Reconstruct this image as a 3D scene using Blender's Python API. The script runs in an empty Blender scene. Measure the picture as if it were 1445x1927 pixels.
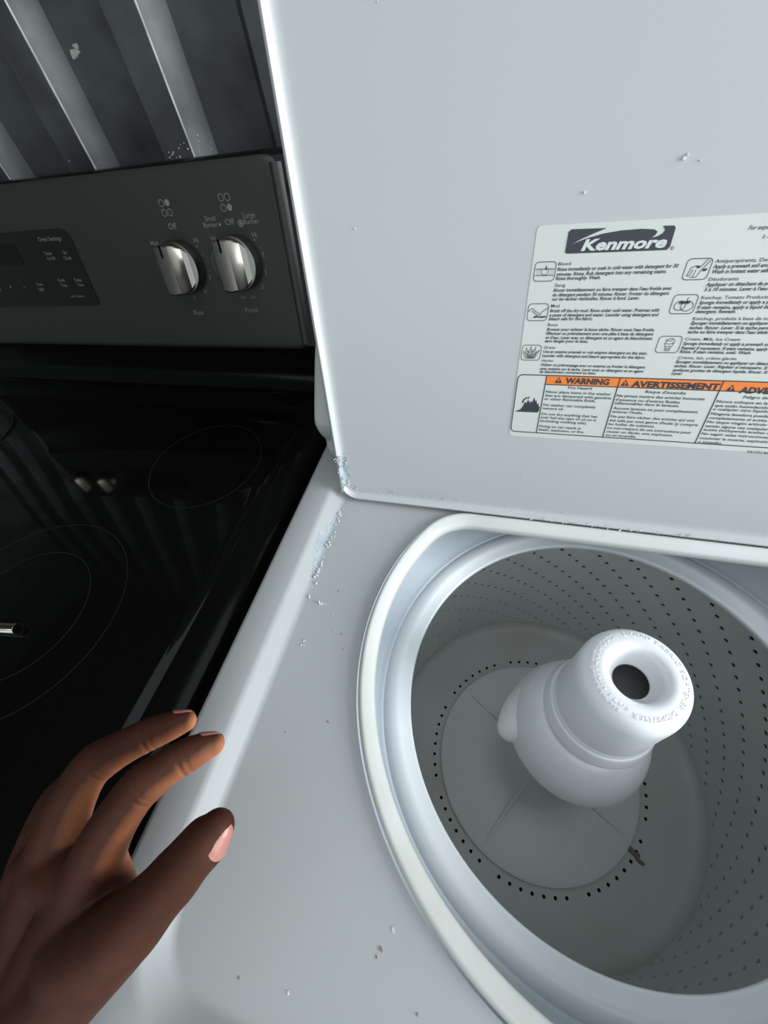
import bpy, bmesh, math, random
from mathutils import Vector, Matrix
from mathutils.geometry import tessellate_polygon

random.seed(7)
scene = bpy.context.scene
col = scene.collection
PI = math.pi

# ------------------------------------------------------------------ camera
CAM_T = Vector((-0.1233, -0.1300, 1.2646))
CAM_R = ((0.96029607, 0.24681189, -0.13005898),      # image right
         (0.11799619, -0.78176127, -0.61231219),     # image down
         (-0.252801, 0.57265453, -0.77984514))       # forward
cam_data = bpy.data.cameras.new('camera')
cam = bpy.data.objects.new('camera', cam_data)
col.objects.link(cam)
r, d, fw = [Vector(v) for v in CAM_R]
m = Matrix.Identity(4)
for i in range(3):
    m[i][0], m[i][1], m[i][2], m[i][3] = r[i], -d[i], -fw[i], CAM_T[i]
cam.matrix_world = m
cam_data.sensor_fit = 'HORIZONTAL'
cam_data.sensor_width = 36.0
cam_data.lens = 767.528 / 1445 * 36.0
cam_data.clip_start = 0.01
cam_data.clip_end = 60
scene.camera = cam

# ------------------------------------------------------------------ light
world = bpy.data.worlds.new('world')
scene.world = world
world.use_nodes = True
bg = world.node_tree.nodes['Background']
bg.inputs['Color'].default_value = (0.875, 0.96, 1.0, 1)
bg.inputs['Strength'].default_value = 1.36

def area_light(name, loc, target, sx, sy, power, colour):
    ld = bpy.data.lights.new(name, 'AREA')
    ld.shape = 'RECTANGLE'
    ld.size, ld.size_y = sx, sy
    ld.energy = power
    ld.color = colour
    o = bpy.data.objects.new(name, ld)
    col.objects.link(o)
    o.location = loc
    o.rotation_euler = (Vector(target) - Vector(loc)).to_track_quat('-Z', 'Y').to_euler()
    return o

# daylight of a wide open doorway to the right and in front of the washer
area_light('doorway_daylight', (2.60, -0.30, 1.50), (0.0, 0.05, 1.0), 1.1, 1.9, 150, (0.94, 0.98, 1.0))
# small warm ceiling bulb over the stove side of the room
lamp = bpy.data.lights.new('ceiling_bulb', 'POINT')
lamp.energy = 3.0
lamp.color = (1.0, 0.80, 0.5)
lamp.shadow_soft_size = 0.05
lo = bpy.data.objects.new('ceiling_bulb', lamp)
lo.location = (-1.3, -1.4, 2.3)
col.objects.link(lo)

vs = scene.view_settings
vs.view_transform = 'Standard'
vs.look = 'None'
vs.exposure = 0.0
vs.gamma = 1.0
vs.use_curve_mapping = False

# ------------------------------------------------------------------ helpers
def link(o, parent=None):
    col.objects.link(o)
    if parent is not None:
        o.parent = parent
    return o

def tag(o, label=None, cat=None, group=None, kind=None):
    if label: o['label'] = label
    if cat: o['category'] = cat
    if group: o['group'] = group
    if kind: o['kind'] = kind
    return o

def empty(name, loc=(0, 0, 0)):
    o = bpy.data.objects.new(name, None)
    o.location = loc
    o.empty_display_size = 0.1
    return link(o)

def mesh_obj(name, verts, faces, mat, parent=None, smooth=True, angle=None, merge=False):
    """Vertices are world coordinates; parents here are unrotated empties or meshes at an origin."""
    me = bpy.data.meshes.new(name)
    off = Vector((0, 0, 0))
    p = parent
    while p is not None:
        off += p.location
        p = p.parent
    me.from_pydata([tuple(Vector(v) - off) for v in verts], [], faces)
    bm = bmesh.new()
    bm.from_mesh(me)
    if merge:
        bmesh.ops.remove_doubles(bm, verts=bm.verts, dist=1e-6)
    bmesh.ops.recalc_face_normals(bm, faces=bm.faces)
    bm.to_mesh(me)
    bm.free()
    if smooth:
        me.shade_smooth()
        if angle is not None:
            me.set_sharp_from_angle(angle=math.radians(angle))
    me.materials.append(mat)
    o = bpy.data.objects.new(name, me)
    return link(o, parent)

class MB:
    """collects shapes into one mesh"""
    def __init__(self):
        self.v, self.f = [], []
    def add(self, verts, faces):
        b = len(self.v)
        self.v += [tuple(v) for v in verts]
        self.f += [tuple(i + b for i in f) for f in faces]
    def box(self, x0, x1, y0, y1, z0, z1):
        self.add([(x0, y0, z0), (x1, y0, z0), (x1, y1, z0), (x0, y1, z0), (x0, y0, z1), (x1, y0, z1), (x1, y1, z1), (x0, y1, z1)],
                 [(0, 3, 2, 1), (4, 5, 6, 7), (0, 1, 5, 4), (1, 2, 6, 5), (2, 3, 7, 6), (3, 0, 4, 7)])
    def loops(self, loops, cap0=False, cap1=False, closed=True):
        n = len(loops[0])
        v = [p for l in loops for p in l]
        f = []
        for i in range(len(loops) - 1):
            for j in range(n if closed else n - 1):
                k = (j + 1) % n
                f.append((i * n + j, i * n + k, (i + 1) * n + k, (i + 1) * n + j))
        if cap0: f.append(tuple(range(n)))
        if cap1: f.append(tuple((len(loops) - 1) * n + j for j in range(n)))
        self.add(v, f)
    def lathe(self, prof, n=96, cx=0, cy=0, a0=0.0, a1=2 * PI):
        full = abs(a1 - a0 - 2 * PI) < 1e-6
        cnt = n if full else n + 1
        loops = [[(cx + r * math.cos(a0 + (a1 - a0) * j / n), cy + r * math.sin(a0 + (a1 - a0) * j / n), z) for j in range(cnt)] for r, z in prof]
        self.loops(loops, closed=full)
    def build(self, name, mat, parent=None, smooth=True, angle=40, merge=False):
        return mesh_obj(name, self.v, self.f, mat, parent, smooth, angle, merge)

def smooth_profile(pts, n=4):
    """Catmull-Rom through 2D points"""
    out = []
    P = [pts[0]] + list(pts) + [pts[-1]]
    for i in range(1, len(P) - 2):
        p0, p1, p2, p3 = P[i - 1], P[i], P[i + 1], P[i + 2]
        for k in range(n):
            t = k / n
            out.append(tuple(0.5 * (2 * p1[c] + (-p0[c] + p2[c]) * t + (2 * p0[c] - 5 * p1[c] + 4 * p2[c] - p3[c]) * t * t
                                    + (-p0[c] + 3 * p1[c] - 3 * p2[c] + p3[c]) * t ** 3) for c in range(len(p1))))
    out.append(tuple(pts[-1]))
    return out

def rrect(x0, x1, y0, y1, r, seg=8):
    pts = []
    for cx, cy, a in ((x1 - r, y1 - r, 0), (x0 + r, y1 - r, 90), (x0 + r, y0 + r, 180), (x1 - r, y0 + r, 270)):
        for k in range(seg + 1):
            t = math.radians(a + 90 * k / seg)
            pts.append((cx + r * math.cos(t), cy + r * math.sin(t)))
    return pts

def polar(poly, phis):
    """distance from the origin to a closed polyline along each angle"""
    out = []
    n = len(poly)
    for a in phis:
        c, s = math.cos(a), math.sin(a)
        best = None
        for i in range(n):
            (x0, y0), (x1, y1) = poly[i], poly[(i + 1) % n]
            dx, dy = x1 - x0, y1 - y0
            den = c * dy - s * dx
            if abs(den) < 1e-12: continue
            t = (x0 * dy - y0 * dx) / den
            u = (x0 * s - y0 * c) / den
            if t > 0 and -1e-9 <= u <= 1 + 1e-9:
                if best is None or t < best: best = t
        out.append(best)
    return out

# ------------------------------------------------------------------ materials
def mat(name, base, rough=0.5, metal=0.0, var=0.0, vscale=8.0, bump=0.0, bscale=200.0, coat=0.0, spec=0.5, var_col=None, sss=0.0):
    m = bpy.data.materials.new(name)
    m.use_nodes = True
    nt = m.node_tree
    b = nt.nodes['Principled BSDF']
    b.inputs['Base Color'].default_value = (*base, 1)
    b.inputs['Roughness'].default_value = rough
    b.inputs['Metallic'].default_value = metal
    b.inputs['Specular IOR Level'].default_value = spec
    b.inputs['Coat Weight'].default_value = coat
    b.inputs['Coat Roughness'].default_value = 0.08
    if sss:
        b.inputs['Subsurface Weight'].default_value = sss
        b.inputs['Subsurface Radius'].default_value = (0.006, 0.0025, 0.0012)
        b.inputs['Subsurface Scale'].default_value = 1.0
    tc = nt.nodes.new('ShaderNodeTexCoord')
    if var > 0:
        nz = nt.nodes.new('ShaderNodeTexNoise')
        nz.inputs['Scale'].default_value = vscale
        nz.inputs['Detail'].default_value = 6
        nt.links.new(tc.outputs['Object'], nz.inputs['Vector'])
        mx = nt.nodes.new('ShaderNodeMix')
        mx.data_type = 'RGBA'
        c2 = var_col if var_col else tuple(c * (1 - var) for c in base)
        mx.inputs['A'].default_value = (*base, 1)
        mx.inputs['B'].default_value = (*c2, 1)
        rp = nt.nodes.new('ShaderNodeMapRange')
        rp.inputs['From Min'].default_value = 0.38
        rp.inputs['From Max'].default_value = 0.68
        nt.links.new(nz.outputs['Fac'], rp.inputs['Value'])
        nt.links.new(rp.outputs['Result'], mx.inputs['Factor'])
        nt.links.new(mx.outputs['Result'], b.inputs['Base Color'])
    if bump > 0:
        nb = nt.nodes.new('ShaderNodeTexNoise')
        nb.inputs['Scale'].default_value = bscale
        nb.inputs['Detail'].default_value = 4
        nt.links.new(tc.outputs['Object'], nb.inputs['Vector'])
        bp = nt.nodes.new('ShaderNodeBump')
        bp.inputs['Strength'].default_value = bump
        bp.inputs['Distance'].default_value = 0.001
        nt.links.new(nb.outputs['Fac'], bp.inputs['Height'])
        nt.links.new(bp.outputs['Normal'], b.inputs['Normal'])
    return m

M = {}
M['enamel'] = mat('white_enamel', (0.365, 0.38, 0.384), 0.33, var=0.03, vscale=3, bump=0.02, bscale=350)
M['lid_enamel'] = mat('lid_enamel', (0.41, 0.43, 0.434), 0.42, var=0.03, vscale=4, bump=0.02, bscale=350)
M['lip'] = mat('rim_plastic', (0.52, 0.545, 0.535), 0.35, var=0.06, vscale=14, var_col=(0.48, 0.49, 0.46))
M['tub_plastic'] = mat('tub_ring_plastic', (0.54, 0.60, 0.66), 0.40)
M['ring_plastic'] = mat('balance_ring_plastic', (0.76, 0.79, 0.82), 0.30)
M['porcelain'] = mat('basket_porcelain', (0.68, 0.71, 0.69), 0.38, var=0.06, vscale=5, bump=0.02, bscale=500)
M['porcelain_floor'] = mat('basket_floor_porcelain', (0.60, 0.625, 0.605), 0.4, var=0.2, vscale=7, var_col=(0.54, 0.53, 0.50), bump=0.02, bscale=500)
M['agitator'] = mat('agitator_plastic', (0.80, 0.83, 0.81), 0.50, var=0.05, vscale=20)
M['bell'] = mat('auger_plastic', (0.90, 0.91, 0.92), 0.48, var=0.06, vscale=40)
M['cap'] = mat('dispenser_plastic', (0.77, 0.785, 0.81), 0.25)
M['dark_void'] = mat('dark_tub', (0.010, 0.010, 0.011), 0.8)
M['cap_inside'] = mat('dispenser_inside', (0.30, 0.30, 0.31), 0.6)
M['console'] = mat('console_enamel', (0.42, 0.43, 0.42), 0.25)
M['primer'] = mat('bare_primer', (0.36, 0.42, 0.45), 0.5, var=0.25, vscale=60)
M['primer_dark'] = mat('bare_metal_grey', (0.36, 0.38, 0.42), 0.5, var=0.4, vscale=90)
M['flake'] = mat('paint_flake', (0.52, 0.53, 0.54), 0.5, var=0.1, vscale=200)
M['crack'] = mat('rust_crack', (0.09, 0.06, 0.05), 0.8)
M['speck'] = mat('dirt_speck', (0.20, 0.17, 0.15), 0.8)
M['pale_speck'] = mat('pale_speck', (0.56, 0.57, 0.58), 0.5)
M['paper'] = mat('label_paper', (0.525, 0.555, 0.525), 0.45, var=0.03, vscale=12)
M['ink'] = mat('label_ink', (0.022, 0.024, 0.035), 0.5)
M['orange'] = mat('label_orange', (0.72, 0.185, 0.025), 0.45)
M['paper_white'] = mat('logo_white', (0.525, 0.555, 0.535), 0.45)
M['slate'] = mat('slate_finish', (0.018, 0.018, 0.0165), 0.50, var=0.15, vscale=4, bump=0.05, bscale=900)
M['gloss_black'] = mat('gloss_black_enamel', (0.003, 0.003, 0.003), 0.14, spec=0.15)
M['glass_black'] = mat('black_ceramic_glass', (0.002, 0.002, 0.002), 0.06, spec=0.2)
M['display'] = mat('display_glass', (0.006, 0.006, 0.006), 0.22)
M['display_dark'] = mat('display_window', (0.002, 0.002, 0.002), 0.12)
M['panel_print'] = mat('panel_print', (0.15, 0.155, 0.155), 0.5)
M['burner_ring'] = mat('burner_print', (0.0065, 0.007, 0.007), 0.3)
M['steel'] = mat('brushed_steel', (0.30, 0.285, 0.255), 0.30, metal=1.0, bump=0.03, bscale=300)
M['steel_dark'] = mat('dark_steel', (0.20, 0.20, 0.19), 0.30, metal=1.0)
M['chrome'] = mat('chrome_tube', (0.55, 0.54, 0.50), 0.16, metal=1.0)
M['galv'] = mat('galvanized_sheet', (0.072, 0.080, 0.081), 0.55, metal=0.35, var=0.62, vscale=11, bump=0.15, bscale=60)
M['splash'] = mat('mortar_splash', (0.30, 0.30, 0.28), 0.9)
M['concrete'] = mat('concrete_floor', (0.16, 0.155, 0.15), 0.8, var=0.3, vscale=5, bump=0.2, bscale=60)
M['body_grey'] = mat('stove_side', (0.02, 0.02, 0.02), 0.5)
M['nail'] = mat('nail', (0.30, 0.125, 0.095), 0.4, sss=0.1)
M['highlight_zinc'] = mat('highlight_zinc', (0.18, 0.19, 0.195), 0.45, metal=0.3, var=0.6, vscale=30)

# ------------------------------------------------------------------ setting
m_ = MB(); m_.box(-2.6, 2.6, -2.6, 0.60, -0.06, 0.0)
tag(m_.build('floor', M['concrete'], smooth=False), 'grey concrete floor under the stove and washer', kind='structure')

# corrugated sheet wall: ridge flat, slope, recess flat, slope
CEIL_X = -0.85  # right edge of the added roof, set by how much skylight it lets in
PITCH, YR, YD = 0.172, 0.500, 0.030
xs = []
for k in range(-12, 18):
    x0 = -0.614 + PITCH * k
    xs += [(x0 - 0.020, YR + YD), (x0 - 0.0006, YR + 0.0009), (x0 + 0.0008, YR), (x0 + 0.0450, YR), (x0 + 0.0464, YR + 0.0007), (x0 + 0.0472, YR + 0.0019), (x0 + 0.066, YR + YD)]
m_ = MB()
zl = [0.0, 0.7, 1.4, 2.1, 2.7]
m_.loops([[(x, y, z) for x, y in xs] for z in zl], closed=False)
back = [(x, YR + YD + 0.02) for x in (xs[0][0], xs[-1][0])]
m_.add([(back[0][0], back[0][1], 0), (back[1][0], back[1][1], 0), (back[1][0], back[1][1], 2.7), (back[0][0], back[0][1], 2.7)], [(0, 1, 2, 3)])
wall = tag(m_.build('wall_back', M['galv'], angle=14), 'dark galvanized corrugated sheet metal wall behind the stove', kind='structure')
m_ = MB(); m_.box(-1.95, -1.85, -2.6, 0.53, 0.0, 2.7)  # unseen wall, added to keep reflections in the cooktop dark
tag(m_.build('added_wall_left', M['galv'], smooth=False), 'unseen dark sheet metal wall added at the far side of the stove to darken its reflections', kind='structure')
m_ = MB(); m_.box(-1.95, CEIL_X, -2.6, 0.60, 2.45, 2.52)  # unseen part roof, added to block skylight from the left
tag(m_.build('added_ceiling', M['galv'], smooth=False), 'unseen dark sheet metal roof added over the stove side to cut the skylight', kind='structure')
# highlights on the ridge bends, put in as pale strips, and splashes near the stove
for k in range(-4, 3):      # highlight along the bend of each ridge, painted as a paler strip
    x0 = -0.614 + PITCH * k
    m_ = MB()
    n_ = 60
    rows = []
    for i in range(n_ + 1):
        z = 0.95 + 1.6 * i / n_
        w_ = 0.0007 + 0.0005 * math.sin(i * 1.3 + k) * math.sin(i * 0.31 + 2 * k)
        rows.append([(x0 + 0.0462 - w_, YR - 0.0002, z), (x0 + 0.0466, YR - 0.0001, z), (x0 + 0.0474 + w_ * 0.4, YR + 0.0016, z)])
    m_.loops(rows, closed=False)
    m_.build('bend_highlight', M['highlight_zinc'], wall)
m_ = MB()
rnd = random.Random(11)
def blob(mb, c, ax, ay, nrm, rx, ry, n=7, h=0.0008, jag=0.4, rg=rnd):
    """a small irregular raised chip with thickness"""
    ax, ay, nrm, c = Vector(ax), Vector(ay), Vector(nrm), Vector(c)
    top, bot = [], []
    a0 = rg.random() * 6
    for k in range(n):
        a = a0 + 2 * PI * k / n
        q = 1 + jag * (rg.random() - 0.5) * 2
        p = c + ax * (math.cos(a) * rx * q) + ay * (math.sin(a) * ry * q)
        bot.append(p - nrm * 0.0004)
        top.append(p * 0.85 + c * 0.15 + nrm * h * (0.6 + 0.8 * rg.random()))
    mb.add(bot + top, [tuple(range(n, 2 * n))] + [(k, (k + 1) % n, n + (k + 1) % n, n + k) for k in range(n)])
for k in range(60):
    kk = rnd.choice([-1, -1, 0, 0, 0, 0])
    x0 = -0.614 + PITCH * kk
    z = 1.150 + abs(rnd.gauss(0, 0.015))
    u = rnd.random()
    s = rnd.uniform(0.0004, 0.0012)
    if u < 0.6:
        blob(m_, (x0 + 0.002 + 0.042 * rnd.random(), YR - 0.0002, z), (1, 0, 0), (0, 0, 1), (0, -1, 0), s, s * 1.2, 6)
    else:
        t = rnd.random()
        blob(m_, (x0 + 0.046 + 0.020 * t, YR + YD * t, z), (0.55, 0.83, 0), (0, 0, 1), (0.83, -0.55, 0), s, s, 6)
blob(m_, (-0.705, YR + YD - 0.0002, 1.268), (1, 0, 0), (0, 0, 1), (0, -1, 0), 0.008, 0.0045, 9, 0.0015)
blob(m_, (-0.698, YR + YD - 0.0002, 1.274), (1, 0, 0), (0, 0, 1), (0, -1, 0), 0.004, 0.003, 8, 0.0012)
o = m_.build('mortar_splash', M['splash'], wall, smooth=False)
tag(o, 'pale dried splashes on the sheet metal', kind='stuff')

# ------------------------------------------------------------------ washing machine
washer = tag(empty('washing_machine', (0, 0, 0)),
             'white top loading washing machine with its lid open and a worn enamel top', 'washing machine')
XW, YF, YB = 0.334, -0.300, 0.335
m_ = MB()
t_ = 0.004
m_.box(-XW, -XW + t_, YF, YB, 0.03, 0.868)
m_.box(XW - t_, XW, YF, YB, 0.03, 0.868)
m_.box(-XW + t_, XW - t_, YF, YF + t_, 0.03, 0.868)
m_.box(-XW + t_, XW - t_, YB - t_, YB, 0.03, 0.868)
m_.box(-XW + t_, XW - t_, YF + t_, YB - t_, 0.03, 0.034)
m_.build('cabinet', M['enamel'], washer, smooth=False)
for sx in (-1, 1):
    for sy in (YF + 0.05, YB - 0.05):
        m_ = MB(); m_.lathe([(0.0, 0.0), (0.02, 0.0), (0.02, 0.01), (0.008, 0.014), (0.008, 0.03), (0, 0.03)], 16, sx * 0.29, sy)
        m_.build('foot', M['body_grey'], washer)

# opening outline: circle cut straight at the hinge side with rounded corners
NPH = 360
PH = [2 * PI * k / NPH for k in range(NPH)]
def opening(r, ycut, fil):
    """circle of radius r clipped at y=ycut, corners filleted"""
    cxf = math.sqrt((r - fil) ** 2 - (ycut - fil) ** 2)
    a_c = math.atan2(ycut - fil, cxf)
    pts = []
    for k in range(13):
        a = a_c + (PI / 2 - a_c) * k / 12
        pts.append((cxf + fil * math.cos(a), ycut - fil + fil * math.sin(a)))
    for k in range(13):
        a = PI / 2 + (PI / 2 - a_c) * k / 12
        pts.append((-cxf + fil * math.cos(a), ycut - fil + fil * math.sin(a)))
    a_s = PI - a_c
    n = 220
    for k in range(1, n):
        a = a_s + (2 * PI - 2 * a_s + PI - (PI - 2 * a_c)) * 0 + (PI + 2 * a_c) * k / n
        pts.append((r * math.cos(a), r * math.sin(a)))
    return pts
def loop_of(poly, z):
    rr = polar(poly, PH)
    return [(q * math.cos(a), q * math.sin(a), z) for q, a in zip(rr, PH)]
fl = lambda e, rad: rrect(-0.291 - e, 0.291 + e, -0.247 - e, 0.172 + e, rad)
deck_loops = [
    loop_of(opening(0.2215, 0.1415, 0.050), 0.9100),
    loop_of(fl(-0.004, 0.030), 0.9100),
    loop_of(fl(-0.001, 0.032), 0.9104),
    loop_of(fl(0.0015, 0.034), 0.9120),
    loop_of(fl(0.0105, 0.040), 0.9205),
    loop_of(fl(0.0130, 0.042), 0.9220),
    loop_of(fl(0.0160, 0.044), 0.9225),
]
outer = lambda e: rrect(-0.3365 + e, 0.3365 - e, -0.303 + e, 0.338 - e, 0.012)
deck_loops += [loop_of(outer(0.006), 0.9225), loop_of(outer(0.003), 0.9217), loop_of(outer(0.001), 0.9197), loop_of(outer(0.0), 0.9165), loop_of(outer(0.0), 0.866)]
m_ = MB(); m_.loops(deck_loops)
deck = m_.build('top_deck', M['enamel'], washer, angle=35)

# plastic lip around the opening
rin, yin = 0.2065, 0.1262
lip = [(0.0135, 0.9095), (0.0130, 0.9135), (0.0118, 0.9160), (0.0100, 0.9170), (0.0080, 0.9163), (0.0040, 0.9135), (0.0010, 0.9112), (0.0, 0.9095), (0.0002, 0.9030), (0.0035, 0.8990), (0.013, 0.8990)]
m_ = MB(); m_.loops([loop_of(opening(rin + e, yin + e, 0.045 + e * 0.4), z) for e, z in lip])
m_.build('opening_lip', M['lip'], washer, angle=50)

# tub ring below the lip, then basket with its balance ring
m_ = MB()
m_.lathe(smooth_profile([(0.274, 0.8985), (0.271, 0.876), (0.260, 0.852), (0.243, 0.835), (0.228, 0.8265), (0.2170, 0.8220), (0.2105, 0.8205), (0.2100, 0.8120)], 4), 128)
m_.build('tub_ring', M['tub_plastic'], washer)
m_ = MB()
m_.lathe(smooth_profile([(0.2145, 0.798), (0.2145, 0.8110), (0.2120, 0.8185), (0.2065, 0.8225), (0.2000, 0.8236), (0.1960, 0.8230), (0.1925, 0.8208), (0.1880, 0.8185), (0.1845, 0.8172), (0.1833, 0.8155), (0.1837, 0.8120), (0.1870, 0.8060), (0.1920, 0.8010), (0.215, 0.7935), (0.2475, 0.7890)], 3), 160)
basket_ring = m_.build('balance_ring', M['ring_plastic'], washer)

# perforated basket wall: every hole is cut, four staggered columns per repeat
RW = 0.2475
NC, ZS, ZV = 120, 0.0126, 0.0504
ZT, ZB = 0.7890, 0.4370
m_ = MB()
hr = 0.0031
def wallp(phi, z, r=RW): return (r * math.cos(phi), r * math.sin(phi), z)
for k in range(NC):
    pc = math.radians(93.0 - 3.0 * k)
    hw = math.radians(1.5)
    zc0 = 0.710 - ZS * (k % 4)
    js = [j for j in range(-4, 10) if 0.4420 < zc0 - ZV * j < 0.7860]
    zcs = [zc0 - ZV * j for j in js]
    edges = [ZT] + [(zcs[i] + zcs[i + 1]) / 2 for i in range(len(zcs) - 1)] + [ZB]
    for i, zc in enumerate(zcs):
        zt, zb = edges[i], edges[i + 1]
        op = [(pc + hw, zb), (pc, zb), (pc - hw, zb), (pc - hw, zc), (pc - hw, zt), (pc, zt), (pc + hw, zt), (pc + hw, zc)]
        v = [wallp(p, z) for p, z in op]
        hole = []
        for q in range(8):
            a = math.radians(225 + 45 * q)
            hole.append((pc - math.cos(a) * hr / RW, zc + math.sin(a) * hr))
        v += [wallp(p, z) for p, z in hole] + [wallp(p, z, RW + 0.0018) for p, z in hole]
        m_.add(v, [(q, (q + 1) % 8, 8 + (q + 1) % 8, 8 + q) for q in range(8)] + [(8 + q, 8 + (q + 1) % 8, 16 + (q + 1) % 8, 16 + q) for q in range(8)])
bw = m_.build('basket_wall', M['porcelain'], washer, smooth=True, angle=50, merge=True)
# basket floor with its ring of drain holes
m_ = MB()
m_.lathe(smooth_profile([(RW, 0.4370), (0.2455, 0.4285), (0.2395, 0.4225), (0.2280, 0.4185), (0.205, 0.4150), (0.1800, 0.4120)], 4), 132)
NF = 66
for k in range(NF):
    pc = math.radians(178.1 + 5.4545 * k)
    hw = math.radians(5.4545 / 2)
    ri, ro, rm = 0.1640, 0.1800, 0.1722
    gap = k in (5, 13, 21, 30, 38, 46, 54, 62)
    op = [(ri, -1), (rm, -1), (ro, -1), (ro, 0), (ro, 1), (rm, 1), (ri, 1), (ri, 0)]
    v = [(q * math.cos(pc + s * hw), q * math.sin(pc + s * hw), 0.411 + (q - ri) / (ro - ri) * 0.001) for q, s in op]
    if gap:
        m_.add(v + [(rm * math.cos(pc), rm * math.sin(pc), 0.4115)], [(q, (q + 1) % 8, 8) for q in range(8)])
        continue
    hh = []
    for q in range(8):
        a = math.radians(225 + 45 * q)
        hh.append((rm + 0.0026 * math.cos(a), pc + 0.0026 / rm * math.sin(a)))
    v += [(q * math.cos(p), q * math.sin(p), 0.4115) for q, p in hh] + [(q * math.cos(p), q * math.sin(p), 0.4095) for q, p in hh]
    m_.add(v, [(q, (q + 1) % 8, 8 + (q + 1) % 8, 8 + q) for q in range(8)] + [(8 + q, 8 + (q + 1) % 8, 16 + (q + 1) % 8, 16 + q) for q in range(8)])
m_.lathe([(0.1640, 0.4110), (0.150, 0.4100), (0.02, 0.4100)], 66)
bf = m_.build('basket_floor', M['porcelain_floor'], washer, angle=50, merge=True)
# dark outer tub seen through the holes
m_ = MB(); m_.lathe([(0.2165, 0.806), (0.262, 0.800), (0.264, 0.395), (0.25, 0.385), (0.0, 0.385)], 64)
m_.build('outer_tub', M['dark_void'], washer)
# brown stain and debris on the basket floor
m_ = MB()
blob(m_, (0.1475, -0.0870, 0.4125), (0.8, -0.6, 0), (0.6, 0.8, 0), (0, 0, 1), 0.0115, 0.005, 9, 0.002, 0.5)
blob(m_, (0.1540, -0.0950, 0.4125), (0.8, -0.6, 0), (0.6, 0.8, 0), (0, 0, 1), 0.006, 0.004, 8, 0.001, 0.5)
m_.build('debris', M['speck'], bf, smooth=False)

# agitator
m_ = MB()
m_.lathe([(0.150, 0.4105)] + smooth_profile([(0.1610, 0.4105), (0.1612, 0.4155), (0.1590, 0.4182), (0.140, 0.4215), (0.110, 0.4270), (0.085, 0.4360), (0.066, 0.4580), (0.054, 0.510), (0.049, 0.580), (0.047, 0.690), (0.046, 0.770)], 4), 128)
agit = m_.build('agitator', M['agitator'], washer, angle=60)
tag(agit, 'white agitator column rising from a round skirt')
for ph in (144.0, 144 - 88.5, -27.0, -118.5):
    a = math.radians(ph)
    prof = smooth_profile([(0.050, 0.560), (0.056, 0.510), (0.066, 0.478), (0.085, 0.452), (0.110, 0.4335), (0.135, 0.4255), (0.150, 0.4205)], 4)
    ax = Vector((math.cos(a), math.sin(a), 0)); ay = Vector((-math.sin(a), math.cos(a), 0))
    L0, L1, L2 = [], [], []
    for q, z in prof:
        wb = 0.0045
        L0.append(ax * q + ay * wb + Vector((0, 0, z - 0.022)))
        L1.append(ax * q + ay * 0.0020 + Vector((0, 0, z)))
        L2.append(ax * q - ay * 0.0020 + Vector((0, 0, z)))
    L3 = [ax * q - ay * 0.0045 + Vector((0, 0, z - 0.022)) for q, z in prof]
    m_ = MB(); m_.loops([L0, L1, L2, L3], closed=False)
    m_.build('vane', M['agitator'], agit, angle=50)
m_ = MB(); m_.lathe([(0.0, 0.4445), (0.0022, 0.4445), (0.0022, 0.4400)], 12, -0.0555, -0.0100)
m_.build('vent_hole', M['dark_void'], agit)
# auger bell with its spiral flight end
m_ = MB()
m_.lathe(smooth_profile([(0.0690, 0.7100), (0.0735, 0.7105), (0.0750, 0.7135), (0.0742, 0.7200), (0.0705, 0.7360), (0.0640, 0.7560), (0.0570, 0.7730), (0.0510, 0.7850), (0.0472, 0.7890), (0.0465, 0.7960)], 4), 112)
bell = m_.build('auger', M['bell'], agit, angle=60)
# spiral flight: the bell's edge winds on outward at the left
loops = []
NFL = 26
for k in range(NFL + 1):
    t = k / NFL
    a = math.radians(138 + 68 * t)
    fade = math.sin(PI * min(1, t * 1.0) ** 1.3) if t < 1 else 0
    ext = 0.0195 * (min(1.0, t / 0.8) ** 1.2) * math.sqrt(max(0.0, 1 - max(0.0, (t - 0.8) / 0.2) ** 2)) - 0.002
    zc = 0.735 - 0.014 * t
    r0 = 0.062
    r1 = 0.0705 + ext
    th_ = 0.0030
    c, s = math.cos(a), math.sin(a)
    loops.append([(r0 * c, r0 * s, zc + 0.022), ((r0 + r1) / 2 * c, (r0 + r1) / 2 * s, zc + 0.011), (r1 * c, r1 * s, zc - 0.006), ((r1 + 0.001) * c, (r1 + 0.001) * s, zc - 0.010), ((r1 - 0.002) * c, (r1 - 0.002) * s, zc - 0.012), (r0 * c, r0 * s, zc - 0.006)])
m_ = MB(); m_.loops(loops, cap0=True, cap1=True)
m_.build('spiral_flight', M['bell'], agit, angle=60)
m_ = MB()
m_.lathe(smooth_profile([(0.0468, 0.7870), (0.0468, 0.8035), (0.0480, 0.8045), (0.0500, 0.8052), (0.0507, 0.8072), (0.0505, 0.8100), (0.0490, 0.8160), (0.0468, 0.8245), (0.0452, 0.8262), (0.0436, 0.8270)], 3), 96)
m_.build('collar', M['cap'], agit, angle=60)
m_ = MB()
m_.lathe(smooth_profile([(0.0430, 0.8275), (0.0450, 0.8280), (0.0455, 0.8300), (0.0448, 0.8325), (0.0441, 0.8360), (0.0431, 0.8540), (0.0420, 0.8800), (0.0416, 0.8950), (0.0408, 0.9050), (0.0385, 0.9130), (0.0345, 0.9180), (0.0300, 0.9198), (0.0255, 0.9203), (0.0220, 0.9190), (0.0195, 0.9150), (0.0178, 0.9100), (0.0158, 0.9052), (0.0142, 0.9022), (0.0137, 0.9010), (0.0140, 0.8990), (0.018, 0.8975)], 4), 112)
cap = m_.build('dispenser_cap', M['cap'], agit, angle=70)
m_ = MB(); m_.lathe([(0.0, 0.862), (0.038, 0.862), (0.039, 0.896)], 48)
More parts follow.
